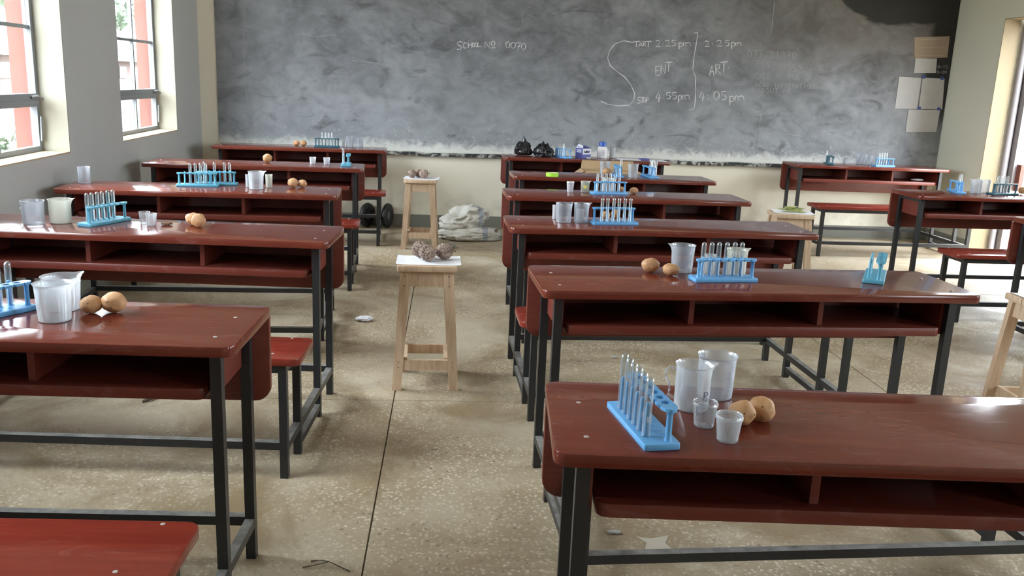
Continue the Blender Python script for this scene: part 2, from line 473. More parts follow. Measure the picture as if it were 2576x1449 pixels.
# ------------------------------------------------------------------ room shell
# floor: cast terrazzo bays with open joints over a dark bed
fl = struct(MB().box(XL-.05, XR+3.2, YF-.1, YB+.1, -.06, -.006).obj('floor', GROUT))
ang = -math.radians(1.4); jx, jy, bay = -.135, 3.745, 2.4
ca, sa = math.cos(ang), math.sin(ang)
for i in range(-2, 4):
    for j in range(-4, 3):
        g = .0026
        poly = [(i*bay+g, j*bay+g), ((i+1)*bay-g, j*bay+g), ((i+1)*bay-g, (j+1)*bay-g), (i*bay+g, (j+1)*bay-g)]
        P = [(jx+x*ca-y*sa, jy+x*sa+y*ca) for x, y in poly]
        # clip to the room
        def clip(P, ax, val, keep_less):
            out = []
            for k in range(len(P)):
                a, b = P[k], P[(k+1) % len(P)]
                ina = (a[ax] <= val) if keep_less else (a[ax] >= val); inb = (b[ax] <= val) if keep_less else (b[ax] >= val)
                if ina: out.append(a)
                if ina != inb:
                    t = (val-a[ax])/(b[ax]-a[ax]); out.append((a[0]+(b[0]-a[0])*t, a[1]+(b[1]-a[1])*t))
            return out
        for ax, val, kl in ((0, XL, 0), (0, XR+.28, 1), (1, YF, 0), (1, YB, 1)):
            if len(P) > 2: P = clip(P, ax, val, kl)
        if len(P) > 2: MB().prism(P, -.006, 0, .0012).obj('terrazzo_panel', FLOOR, fl)
struct(MB().box(XL-WT, XR+WT, YF-.1, YB+.2, ZC, ZC+.1).obj('ceiling', CEIL))
struct(MB().box(XL-WT, XR+WT, YB, YB+.2, -.06, ZC).obj('wall_back', WALL))
struct(MB().box(XL-WT, XR+WT, YF-.2, YF, -.06, ZC).obj('wall_front', WALL))

def side_wall(name, xin, sgn, opens, mat, outmat):
    """wall with openings; inner leaf painted, outer leaf red-brown. sgn: -1 outward = -x"""
    for nm, a, b, mt in ((name, xin, xin+sgn*.17, mat), (name+'_outer', xin+sgn*.17, xin+sgn*WT, outmat)):
        x0, x1 = min(a, b), max(a, b); mb = MB(); y = YF
        for (y0, y1, z0, z1) in sorted(opens):
            mb.box(x0, x1, y, y0, -.06, ZC)
            if z0 > 0: mb.box(x0, x1, y0, y1, -.06, z0)
            mb.box(x0, x1, y0, y1, z1, ZC); y = y1
        mb.box(x0, x1, y, YB, -.06, ZC)
        struct(mb.obj(nm, mt))
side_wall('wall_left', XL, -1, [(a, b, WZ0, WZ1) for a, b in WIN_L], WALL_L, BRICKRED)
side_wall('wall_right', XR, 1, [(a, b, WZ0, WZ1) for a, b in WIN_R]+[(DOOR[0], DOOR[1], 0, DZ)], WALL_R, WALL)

def reveal(nm, xin, sgn, y0, y1, z0, z1, sill=True, mat=None):
    t = .006; xa, xb = sorted((xin+sgn*.001, xin+sgn*.155)); mb = MB()
    mb.box(xa, xb, y0, y0+t, z0, z1); mb.box(xa, xb, y1-t, y1, z0, z1); mb.box(xa, xb, y0, y1, z1-t, z1)
    o = struct(mb.obj(nm, mat or REVEAL))
    if sill: MB().box(xa, xb, y0, y1, z0, z0+.008).obj('sill_plaster', SILLM, o)
    return o

def window(n, xin, sgn, y0, y1):
    reveal('trim_%d' % n, xin, sgn, y0, y1, WZ0, WZ1)
    xc = xin+sgn*.172
    root = struct(empty('window_%d' % n, (xc, 0, 0)))
    z0, z1 = WZ0+.008, WZ1-.006; a, b = y0+.006, y1-.006
    zt0, zt1 = 1.165, 1.238
    fw, d = .036, .02
    MB().box(-d, d, a, a+fw, z0, z1).obj('frame_jamb', FRAME, root); MB().box(-d, d, b-fw, b, z0, z1).obj('frame_jamb', FRAME, root)
    MB().box(-d, d, a+fw, b-fw, z0, z0+.03).obj('frame_bottom', FRAME, root); MB().box(-d, d, a+fw, b-fw, z1-fw, z1).obj('frame_head', FRAME, root)
    tr = MB().box(-d*1.3, d*1.3, a+fw, b-fw, zt0, zt1).box(-d*1.7, d*1.7, a+fw, b-fw, zt0+.02, zt0+.032).obj('transom', FRAME, root)
    mu = [a+(b-a)*.29, a+(b-a)*.615]; hb = [1.605, 1.985, 2.34]; mw = .012
    for y in mu: MB().box(-d*.7, d*.7, y-mw, y+mw, z0+.03, z1-fw).obj('mullion', FRAME, root)
    for z in hb:
        ys = [a+fw]+[q for y in mu for q in (y-mw, y+mw)]+[b-fw]
        for k in range(0, len(ys), 2): MB().box(-d*.5, d*.5, ys[k], ys[k+1], z-.010, z+.010).obj('glazing_bar', FRAME, root)
    ys = [a+fw]+[q for y in mu for q in (y-mw, y+mw)]+[b-fw]
    zs = [z0+.03, zt0, zt1]+[q for z in hb for q in (z-.010, z+.010)]+[z1-fw]
    for k in range(0, len(ys), 2):
        for q in range(0, len(zs), 2):
            MB().box(-.002, .002, ys[k], ys[k+1], zs[q], zs[q+1]).obj('pane', PANE, root)
    h = MB().tube([(-sgn*.03, b-.12, zt1-.02), (-sgn*.055, b-.10, zt1-.015), (-sgn*.06, b-.05, zt1-.03)], [.008, .009, .011], 8).obj('latch', HUB, root, smooth=True)
    MB().tube([(-sgn*.03, b-.03, z0+.06), (-sgn*.035, b-.028, z0+.2)], .006, 6).obj('stay_bar', FRAME, root, smooth=True)
    return root
for k, (a, b) in enumerate(WIN_L): window(k+1, XL, -1, a, b)
for k, (a, b) in enumerate(WIN_R): window(len(WIN_L)+k+1, XR, 1, a, b)  # the last one built is the added fill opening, out of view

# doorway on the right
reveal('trim_10', XR, 1, DOOR[0], DOOR[1], 0, DZ, sill=False, mat=REVEAL_D)
d1 = struct(empty('door_1', (XR+.2, 0, 0)))
for y in (DOOR[0]+.03, DOOR[1]-.03):
    MB().lathe([(.03, 0), (.03, DZ-.03)], 12, (0, y-.005 if y > 7 else y+.005, 0)).obj('frame_post', FRAME2, d1, smooth=True)
MB().box(.035, .085, DOOR[1]-.12, DOOR[1]-.006, 0, DZ-.03).obj('door_stop', FRAME2, d1)
MB().box(-.03, .03, DOOR[0]+.03, DOOR[1]-.03, DZ-.06, DZ-.01).obj('frame_head', FRAME2, d1)
MB().box(.06, .1, DOOR[1]-.19, DOOR[1]-.13, .62, .86).obj('lock_box', BRICKRED, d1)

# skirtings
struct(MB().box(XL, XR, YB-.012, YB, 0, .122).obj('baseboard_back', SKIRT))
struct(MB().box(XL, XL+.012, YF, YB-.012, 0, .12).obj('baseboard_left', SKIRT))
sk = MB().box(XR-.012, XR, YF, DOOR[0], 0, .12).box(XR-.012, XR, DOOR[1], YB-.012, 0, .12)
struct(sk.obj('baseboard_right', SKIRT))

# ------------------------------------------------------------------ outside
tag(MB().box(-70, XL-WT, -20, 95, -.6, -.35).obj('yard_ground', plain('dusty_earth', (.14, .11, .08), .9)), 'pale dusty yard ground seen through the windows', 'ground', kind='structure')
tag(MB().box(XR+WT, 40, -20, 60, -.25, -.06).obj('yard_paving', plain('pale_concrete', (.55, .52, .47), .9)), 'pale concrete paving outside the doorway', 'ground', kind='structure')
par = MB().box(9.0, 9.2, 2, 40, -.06, .50).box(8.97, 9.23, 2, 40, .50, .56).obj('veranda_parapet', plain('whitewashed_wall', (.76, .72, .68), .8))
tag(par, 'whitewashed low parapet wall outside the right doorway', 'wall')
# corrugated sheets lying as a low fence
CORR = plain('weathered_corrugated_iron', (.17, .17, .175), .5)
fence = empty('corrugated_fence', (-8.5, 22, -.35)); tag(fence, 'low pale corrugated iron fence seen low through the windows', 'fence')
for k in range(14):
    mb = MB(); nn = 9
    for i in range(nn):
        z = i*.075; o_ = .03 if i % 2 else 0
        mb.v += [(o_, k*1.2-10, z), (o_, k*1.2-8.83, z)]
        if i: q = 2*i; mb.f.append((q-2, q-1, q+1, q))
    b0 = len(mb.v)
    for x_, y_, z_ in list(mb.v): mb.v.append((x_-.012, y_, z_))
    mb.f += [tuple(i+b0 for i in reversed(f)) for f in list(mb.f)]
    mb.obj('sheet', CORR, fence)
bld = empty('far_building', (-24, 56, -.35)); tag(bld, 'pale far building with pink walls and grey roof beyond the yard', 'building')
MB().box(-4, 0, -25, 24, 0, 2.1).obj('wall', plain('pink_plaster', (.12, .075, .07), .9), bld)
MB().hexa([(-5, -26, 2.1), (.8, -26, 2.1), (.8, 25, 2.1), (-5, 25, 2.1), (-3, -25, 3.4), (-1.5, -25, 3.4), (-1.5, 24, 3.4), (-3, 24, 3.4)]).obj('roof', plain('weathered_roof_sheet', (.13, .13, .135), .6), bld)
for k in range(14): MB().box(0, .05, -23+k*3.3, -21.4+k*3.3, .8, 1.7).obj('window', plain('dark_far_window', (.04, .04, .045), .4), bld)
LEAFM = plain('dark_green_leaves', (.045, .065, .035), .8)
TRUNK = plain('grey_brown_bark', (.06, .045, .035), .9)
def tree(x, y, h, r, seed, label):
    root = empty('tree', (x, y, -.35)); tag(root, label, 'tree', 'trees beyond the yard')
    MB().tube([(0, 0, 0), (.1, .1, h*.45), (0, .2, h*.7)], [.22, .16, .1], 8).obj('trunk', TRUNK, root, smooth=True)
    mb = MB(); rnd = random.Random(seed)
    for k in range(700):
        a = rnd.uniform(0, 2*PI); b = math.acos(rnd.uniform(-1, 1)); q = r*rnd.uniform(.45, 1)**.5
        c = Vector((q*math.sin(b)*math.cos(a), q*math.sin(b)*math.sin(a), h*.72+q*.8*math.cos(b)))
        u = Vector((rnd.gauss(0, 1), rnd.gauss(0, 1), rnd.gauss(0, 1))).normalized(); w_ = u.orthogonal().normalized(); s_ = rnd.uniform(.12, .3)
        i = len(mb.v); mb.v += [tuple(c+u*s_), tuple(c+w_*s_*.5), tuple(c-u*s_), tuple(c-w_*s_*.5)]; mb.f.append((i, i+1, i+2, i+3))
    tag(mb.obj('foliage', LEAFM, root), kind='stuff')
tree(-19, 38, 7, 2.6, 1, 'hazy green tree seen high through the nearer window')
tree(-17, 50, 8, 3.0, 2, 'hazy green tree seen high through the farther window')
tree(-22, 45, 9, 3.2, 3, 'tallest hazy tree standing between the two other trees')
shr = empty('shrub', (-7.3, 15.6, -.35)); tag(shr, 'small green shrub in front of the corrugated fence', 'shrub')
mb = MB(); rnd = random.Random(5)
for k in range(260):
    c = Vector((rnd.gauss(0, .2), rnd.gauss(0, .35), abs(rnd.gauss(.3, .15)))); u = Vector((rnd.gauss(0, 1), rnd.gauss(0, 1), rnd.gauss(0, 1))).normalized(); w_ = u.orthogonal().normalized()
    i = len(mb.v); mb.v += [tuple(c+u*.07), tuple(c+w_*.04), tuple(c-u*.07), tuple(c-w_*.04)]; mb.f.append((i, i+1, i+2, i+3))
tag(mb.obj('foliage', LEAFM, shr), kind='stuff')
MB().tube([(0, 0, 0), (0, .02, .35)], .02, 6).obj('stem', TRUNK, shr)

# ------------------------------------------------------------------ blackboard
BX0, BX1, BZ0, BZ1 = -1.945, XR-.004, .735, 2.75
bb = tag(MB().box(BX0, BX1, YB-.008, YB-.0002, BZ0, BZ1).obj('blackboard', BOARD), 'wide chalk-smeared blackboard covering the wall behind the desks', 'blackboard')
lx = [BX0+i*(4.45-BX0)/60 for i in range(61)]
mb = MB(); rnd = random.Random(3)
for i, x in enumerate(lx):
    a = rnd.uniform(-.004, .004); b = rnd.uniform(-.004, .003)
    mb.v += [(x, YB-.008, .692), (x, YB-.042+a, .692+b), (x, YB-.045+a, .728+b), (x, YB-.008, .737)]
    if i:
        q = 4*i
        for k in range(4): mb.f.append((q-4+k, q-4+(k+1) % 4, q+(k+1) % 4, q+k))
mb.f += [(3, 2, 1, 0), (240, 241, 242, 243)]
mb.obj('chalk_ledge', LEDGE, bb)

# chalk writing: strokes in a unit box (x right, y down)
G = {
 'S': [[(1, .1), (.7, 0), (.3, .03), (.1, .22), (.3, .42), (.7, .55), (.85, .78), (.6, .97), (.1, .95)]],
 'C': [[(.95, .12), (.6, 0), (.2, .2), (.08, .55), (.25, .9), (.6, 1), (.95, .88)]],
 'H': [[(.1, 0), (.1, 1)], [(.9, 0), (.9, 1)], [(.1, .5), (.9, .45)]],
 'O': [[(.5, 0), (.15, .2), (.05, .55), (.25, .95), (.6, 1), (.92, .7), (.9, .3), (.5, 0)]],
 'L': [[(.1, 0), (.1, 1), (.95, .95)]],
 'N': [[(.1, 1), (.1, 0), (.85, 1), (.95, 0)]],
 'o': [[(.5, 0), (.1, .25), (.15, .6), (.5, .75), (.9, .5), (.85, .15), (.5, 0)], [(0, 1), (1, .97)]],
 '0': [[(.5, 0), (.12, .25), (.1, .7), (.4, 1), (.8, .85), (.92, .4), (.7, .05), (.45, 0)]],
 '7': [[(0, .05), (.95, 0), (.55, .5), (.4, 1)], [(.3, .5), (.85, .45)]],
 'T': [[(0, .05), (1, 0)], [(.5, .02), (.45, 1)]],
 'A': [[(0, 1), (.5, 0), (.95, 1)], [(.2, .65), (.8, .6)]],
 'R': [[(.1, 1), (.1, 0), (.65, .05), (.8, .28), (.6, .48), (.12, .5), (.95, 1)]],
 'E': [[(.9, 0), (.1, .05), (.12, 1), (.95, .95)], [(.1, .5), (.75, .47)]],
 'P': [[(.1, 1), (.1, 0), (.7, .05), (.85, .3), (.6, .52), (.12, .55)]],
 'M': [[(0, 1), (.12, 0), (.5, .7), (.88, 0), (1, 1)]],
 'I': [[(.5, 0), (.5, 1)]],
 'F': [[(.9, 0), (.1, .03), (.12, 1)], [(.1, .5), (.7, .47)]],
 'B': [[(.1, 0), (.1, 1), (.7, .95), (.85, .72), (.6, .5), (.12, .5)], [(.6, .5), (.75, .25), (.55, .03), (.1, 0)]],
 'U': [[(.1, 0), (.12, .75), (.45, 1), (.8, .8), (.9, 0)]],
 '2': [[(.05, .2), (.4, 0), (.8, .15), (.7, .5), (.05, 1), (.98, .93)]],
 '5': [[(.9, 0), (.2, .03), (.15, .42), (.6, .4), (.9, .65), (.7, .95), (.1, 1)]],
 '4': [[(.55, 0), (.05, .6), (.95, .58)], [(.75, .2), (.6, 1)]],
 '9': [[(.85, .2), (.5, 0), (.12, .2), (.3, .45), (.8, .35), (.85, .1), (.7, 1)]],
 '1': [[(.3, .15), (.55, 0), (.5, 1)]],
 'p': [[(.1, .3), (.12, 1.35)], [(.1, .45), (.5, .3), (.85, .5), (.7, .9), (.15, .95)]],
 'm': [[(.02, 1), (.05, .4), (.3, .35), (.42, 1)], [(.42, .5), (.7, .35), (.95, .45), (1, 1)]],
 ':': [[(.45, .3), (.5, .38)], [(.45, .75), (.5, .83)]],
 '.': [[(.3, .9), (.4, .98)]],
 '-': [[(0, .5), (1, .5)]],
}
def stroke(mb, pts, wd):
    # pts: pixel polyline -> thin raised chalk ribbon on the board
    P = []
    for a, b in zip(pts[:-1], pts[1:]):
        n = max(1, int(math.hypot(b[0]-a[0], b[1]-a[1])/10))
        for i in range(n): P.append((a[0]+(b[0]-a[0])*i/n, a[1]+(b[1]-a[1])*i/n))
    P.append(pts[-1])
    W = [on_y(u, v, YB-.0095) for u, v in P]
    for i in range(len(W)):
        d = W[min(i+1, len(W)-1)]-W[max(i-1, 0)]
        nrm = Vector((-d.z, 0, d.x)); nrm = nrm.normalized() if nrm.length > 1e-9 else Vector((1, 0, 0))
        ww = wd*(.5+.22*math.sin(i*1.7))
        mb.v += [tuple(W[i]+nrm*ww), tuple(W[i]-nrm*ww)]
        if i:
            q = len(mb.v)-4; mb.f.append((q, q+1, q+3, q+2))
def words(items, wd, label, mat=None, raw=()):
    mb = MB()
    for ch, u0, v0, u1, v1 in items:
        for st in G[ch]: stroke(mb, [(u0+x*(u1-u0), v0+y*(v1-v0)) for x, y in st], wd)
    for st in raw: stroke(mb, st, wd)
    # give the chalk a body
    n = len(mb.v); mb.v += [(x, y+.0014, z) for x, y, z in mb.v]; mb.f += [tuple(i+n for i in reversed(f)) for f in mb.f]
    o = mb.obj('chalk_writing', mat or CHALK, bb); o['label'] = label
def c6(x, y): return (1100+x/3.22, y/3.22)
def c7(x, y): return (1800+x/3.294, y/3.294)
def bx6(ch, x0, y0, x1, y1): a, b = c6(x0, y0), c6(x1, y1); return (ch, a[0], a[1], b[0], b[1])
def row7(txt, x0, y0, x1, y1, tilt=0):
    out = []; n = len(txt); wch = (x1-x0)/n
    for i, ch in enumerate(txt):
        if ch == ' ': continue
        a = c7(x0+i*wch, y0+tilt*i); b = c7(x0+(i+.78)*wch, y1+tilt*i); out.append((ch, a[0], a[1], b[0], b[1]))
    return out
words([bx6('S', 155, 338, 205, 402), bx6('C', 207, 345, 238, 390), bx6('H', 248, 342, 284, 386), bx6('O', 284, 345, 305, 380), bx6('O', 305, 345, 326, 380), bx6('L', 326, 340, 358, 380),
       bx6('N', 382, 338, 428, 386), bx6('o', 434, 332, 470, 388), bx6('0', 552, 336, 590, 390), bx6('0', 592, 342, 638, 392), bx6('7', 636, 346, 678, 410), bx6('0', 678, 350, 720, 404)], .0068, 'white chalk words SCHOOL No 0070')
bigS = [c6(*q) for q in [(1590, 345), (1510, 330), (1440, 355), (1395, 410), (1380, 470), (1400, 530), (1450, 575), (1520, 625), (1570, 690), (1600, 760), (1592, 815), (1555, 852), (1470, 858), (1380, 845), (1325, 820)]]
words([], .0072, 'big curved chalk letter S', raw=[bigS])
words([], .0068, 'tall wavy chalk brace between the two sets of times', raw=[[c6(*q) for q in [(2078, 268), (2110, 264), (2102, 330), (2078, 470), (2070, 570), (2095, 628), (2090, 700), (2090, 820), (2080, 880), (2038, 895)]]])
words([bx6('T', 1588, 335, 1640, 380), bx6('A', 1630, 338, 1665, 380), bx6('R', 1665, 335, 1695, 375), bx6('T', 1688, 335, 1735, 376),
       bx6('2', 1770, 325, 1808, 380), bx6(':', 1815, 335, 1840, 380), bx6('2', 1842, 325, 1890, 375), bx6('5', 1895, 325, 1935, 372), bx6('p', 1955, 330, 1990, 380), bx6('m', 1992, 325, 2050, 375)], .0068, 'white chalk writing TART 2:25pm')
words([bx6('S', 1618, 788, 1650, 838), bx6('T', 1645, 788, 1678, 832), bx6('O', 1668, 795, 1690, 828), bx6('P', 1690, 788, 1716, 830),
       bx6('4', 1768, 750, 1812, 825), bx6(':', 1825, 760, 1845, 810), bx6('5', 1850, 748, 1895, 802), bx6('5', 1900, 748, 1945, 802), bx6('p', 1950, 755, 1985, 812), bx6('m', 1985, 750, 2042, 805)], .0068, 'white chalk writing STOP 4:55pm')
words([bx6('E', 1765, 535, 1805, 612), bx6('N', 1808, 520, 1852, 598), bx6('T', 1848, 502, 1905, 580)], .0068, 'slanted white chalk word ENT')
words([bx6('2', 2165, 330, 2205, 378), bx6(':', 2215, 335, 2245, 378), bx6('2', 2262, 325, 2310, 375), bx6('5', 2330, 325, 2370, 372), bx6('p', 2380, 325, 2415, 378), bx6('m', 2415, 330, 2460, 372), bx6('.', 2455, 320, 2485, 360)], .0068, 'white chalk writing 2:25pm right of the brace')
words([bx6('A', 2205, 530, 2245, 612), bx6('R', 2252, 518, 2298, 600), bx6('T', 2295, 500, 2352, 585), bx6('.', 2345, 500, 2380, 550)], .0068, 'slanted white chalk word ART')
words([bx6('4', 2120, 742, 2168, 818), bx6(':', 2180, 755, 2210, 810), bx6('0', 2235, 740, 2290, 808), bx6('5', 2298, 740, 2345, 810), bx6('p', 2365, 755, 2410, 828), bx6('m', 2410, 755, 2485, 815)], .0068, 'white chalk writing 4:05pm')
words(row7('077 21970', 265, 415, 680, 472, 2), .0045, 'faint chalk number line', CHALK_F)
words(row7('754970552', 330, 500, 725, 560, 5), .0045, 'faint chalk number line below another number', CHALK_F)
words(row7('CALL ME FOR', 330, 603, 705, 652, 1), .0045, 'faint chalk words CALL ME FOR', CHALK_F)
words(row7('MORE INFORMATION', 332, 682, 818, 718, 1.2), .0045, 'faint chalk words MORE INFORMATION', CHALK_F)
words(row7('ABOUT ME', 342, 732, 640, 768, 0), .0045, 'faint chalk words ABOUT ME', CHALK_F)
words(row7('0-15', 1840, 542, 1930, 566), .004, 'tiny chalk figures beside a pinned sheet', CHALK_F)
words(row7('0-20', 1835, 588, 1920, 608), .004, 'tiny chalk figures, lower row beside a pinned sheet', CHALK_F)
for st in ([(614, 4), (613, 90), (615, 190), (623, 260), (628, 290)], [c7(*q) for q in [(490, 10), (478, 120), (462, 278)]], [c7(*q) for q in [(376, 940), (350, 1110), (330, 1290)]],
      [c6(*q) for q in [(692, 115), (694, 190)]], [c6(*q) for q in [(660, 920), (661, 985)]], [c7(*q) for q in [(395, 1130), (470, 1100), (560, 1112), (725, 1130)]], [(885, 152), (940, 158), (985, 166), (1020, 170)],
      [(1170, 372), (1185, 362), (1200, 363)], [(1183, 376), (1196, 358), (1215, 366), (1228, 365)], [(1060, 250), (1078, 266)], [(760, 85), (790, 92), (845, 88)], [c7(*q) for q in [(955, 712), (1000, 716)]], [c7(*q) for q in [(425, 1205), (430, 1245)]], [c7(*q) for q in [(505, 1190), (520, 1250)]]):
    words([], .004, 'loose chalk line', CHALK_F, raw=[st])

# sheets stuck on the board
def sheet(name, pts, mat, label, lines=0, tapes=()):
    W = [on_y(u, v, YB-.011) for u, v in pts]
    root = tag(MB().hexa([*(tuple(p) for p in W), *((p.x, p.y-.0016, p.z) for p in W)]).obj(name, mat), label, 'paper', 'sheets stuck on the blackboard')
    a, b, c, d = W
    for k in range(lines):
        t = .12+.76*k/max(1, lines-1); l = a.lerp(d, t).lerp(b.lerp(c, t), .1); r = a.lerp(d, t).lerp(b.lerp(c, t), .9)
        mbl = MB(); y = YB-.0132
        mbl.hexa([(l.x, y, l.z), (r.x, y, r.z), (r.x, y, r.z-.0022), (l.x, y, l.z-.0022), (l.x, y-.0003, l.z), (r.x, y-.0003, r.z), (r.x, y-.0003, r.z-.0022), (l.x, y-.0003, l.z-.0022)])
        mbl.obj('print_line', INKG, root)
    for (u, v) in tapes:
        p = on_y(u, v, YB-.0136); MB().box(p.x-.018, p.x+.018, p.y-.001, p.y, p.z-.014, p.z+.014).obj('tape', TAPEB, root, rot=(0, 0, 0))
sheet('notice_sheet', [(2300, 94), (2389, 91), (2383, 145), (2300, 147)], KRAFT, 'brown paper sheet highest on the right of the blackboard', 3)
sheet('notice_sheet', [(2303, 147), (2357, 147), (2354, 184), (2299, 184)], SHEET, 'smallest white sheet, directly below the brown sheet', 3)
sheet('notice_sheet', [(2262, 193), (2318, 196), (2307, 274), (2251, 273)], SHEET, 'upright white sheet on blackboard, left of the taped pair', 7)
sheet('notice_sheet', [(2321, 195), (2376, 198), (2370, 275), (2311, 274)], SHEET, 'upright white sheet held by blue tape corners, right of the pair', 7, [(2324, 194), (2370, 197), (2312, 272), (2362, 274)])
sheet('notice_sheet', [(2285, 276), (2365, 276), (2355, 332), (2278, 332)], SHEET, 'wide white sheet lowest on the blackboard, printed with a table', 4)

# ------------------------------------------------------------------ desks with benches
L, D = 1.513, .405
def make_desk():
    r = empty('school_desk')
    SPL = .285
    MB().prism(rrect(0, L, 0, SPL-.0003, .03, 5, (1, 1, 0, 0)), .732, .76, .004, flat_y=SPL-.0003).obj('desktop_plank', WOOD, r, smooth=True)
    MB().prism(rrect(0, L, SPL+.0003, D, .03, 5, (0, 0, 1, 1)), .732, .7598, .004, flat_y=SPL+.0003).obj('desktop_plank', WOOD, r, smooth=True)
    # modesty panel with rounded lower corners
    pm = MB().prism(rrect(.003, L-.003, -.732, -.482, .045, 6, (0, 0, 1, 1)), .378, .4, .003)
    pm.v = [(x, z, -y) for x, y, z in pm.v]
    pm.obj('modesty_panel', WOOD_B, r, smooth=True)
    MB().prism(rrect(.092, L-.092, .066, .376, .025, 4, (1, 1, 0, 0)), .598, .629, .004).obj('shelf', WOOD_B, r, smooth=True)
    for x in (.525, .985): MB().box(x-.009, x+.009, .095, .374, .629, .732).obj('shelf_divider', WOOD_B, r)
    for x in (.0785, L-.0785): MB().box(x-.007, x+.007, .096, .336, .60, .732).obj('end_panel', WOOD_B, r)
    h = .014
    for x in (.063, L-.063):
        for y in (.0792, .3526): MB().box(x-h, x+h, y-h, y+h, 0, .731).obj('desk_leg', STEEL, r)
        for y in (-.299, -.509): MB().box(x-h, x+h, y-h, y+h, 0, .421).obj('bench_leg', STEEL, r)
        for a, b in ((-.509, -.299), (-.299, .0792), (.0792, .3526)):
            MB().box(x-h*.96, x+h*.96, a+h, b-h, .102, .13).obj('foot_rail', STEEL, r)
        MB().box(x-h*.9, x+h*.9, -.299+h, .0792-h, .032, .058).obj('lower_rail', STEEL, r)
        MB().box(x-h*.9, x+h*.9, -.509+h, -.299-h, .394, .421).obj('seat_rail', STEEL, r)
        MB().box(x-h*.9, x+h*.9, .0792+h, .3526-h, .704, .731).obj('top_rail', STEEL, r)
    MB().box(.063+h, L-.063-h, -.509-h, -.509+h, .108, .136).obj('long_rail', STEEL, r)
    MB().box(.063+h, L-.063-h, .3526-h, .3526+h, .108, .136).obj('long_rail', STEEL, r)
    MB().box(.063+h, L-.063-h, -.509-h, -.509+h, .394, .421).obj('long_rail', STEEL, r)
    MB().prism(rrect(0, L, -.535, -.272, .032, 5), .422, .45, .004).obj('bench_seat', WOOD_SEAT, r, smooth=True)
    bm_ = MB().lathe([(.0055, 0), (.005, .0010), (.0025, .0016), (0, .0018)], 10).mesh('bolt', BOLT, True)
    for x, y, z in ((.066, .085, .76), (.066, .27, .76), (L-.066, .085, .76), (L-.066, .27, .76), (.08, -.288, .45), (.105, -.478, .45), (L-.08, -.288, .45), (L-.105, -.478, .45)):
        link('bolt', bm_, r, (x, y, z-.0003))
    return r
COLS = {'L': 'window-side column', 'R': 'middle column', 'F': 'door-side column'}
DESKS = {  # left-front corner x, y, yaw deg, top height, label
 'L1': (-.460, 2.069, -3.36, .7636), 'L2': (-.389, 3.468, -4.33, .7639), 'L3': (-.504, 4.955, 1.19, .7525), 'L4': (-.461, 6.327, 1.59, .7655), 'L5': (-.369, 7.960, 2.17, .7691),
 'R1': (.240, 1.477, -4.85, .7534), 'R2': (.374, 2.692, 1.38, .7695), 'R3': (.389, 4.020, .62, .7504), 'R4': (.477, 5.166, 1.01, .7523), 'R5': (.621, 6.300, .64, .7528), 'R6': (.677, 7.785, .72, .7601),
 'F1': (3.441, 7.957, -.48, .7660), 'F2': (3.388, 5.754, .15, .7601), 'F3': (3.42, 4.42, 0, .7600)}
DLAB = {
 'L1': 'glossy red-brown desk with bench, nearest the camera in the window-side column',
 'L2': 'red-brown desk with bench, second from the camera in the window-side column',
 'L3': 'red-brown desk with bench holding two blue racks, window-side column',
 'L4': 'red-brown desk with bench, second from the blackboard in the window-side column',
 'L5': 'red-brown desk with bench, against the blackboard in the window-side column',
 'R1': 'dark glossy desk with bench, nearest the camera in the middle column',
 'R2': 'dusty red-brown desk with bench, second from the camera in the middle column',
 'R3': 'red-brown desk with bench, third from the camera in the middle column',
 'R4': 'red-brown desk with bench, third from the blackboard in the middle column',
 'R5': 'red-brown desk with bench carrying a green tape roll, middle column',
 'R6': 'red-brown desk with bench carrying black bags, against the blackboard',
 'F1': 'dark desk with bench, against the blackboard in the door-side column',
 'F2': 'dark desk with bench, second from the blackboard in the door-side column',
 'F3': 'dark desk cut off by the right edge, door-side column'}
ZT = {}
proto = make_desk(); first = True
for k, (x, y, a, z) in DESKS.items():
    o = proto if first else copy_tree(proto); first = False
    a = math.radians(a)
    if k[0] == 'L': x, y = x-L*math.cos(a), y-L*math.sin(a)
    o.location = (x, y, 0); o.rotation_euler = (0, 0, a); o.scale = (1, 1, z/.76)
    tag(o, DLAB[k], 'desk', 'school desks with attached benches'); ZT[k] = z+.0003
    DESKS[k] = (x, y, a, z)
    if k == 'R2':
        for c_ in o.children:
            if c_.name.startswith('modesty_panel'): c_.location.z += .018

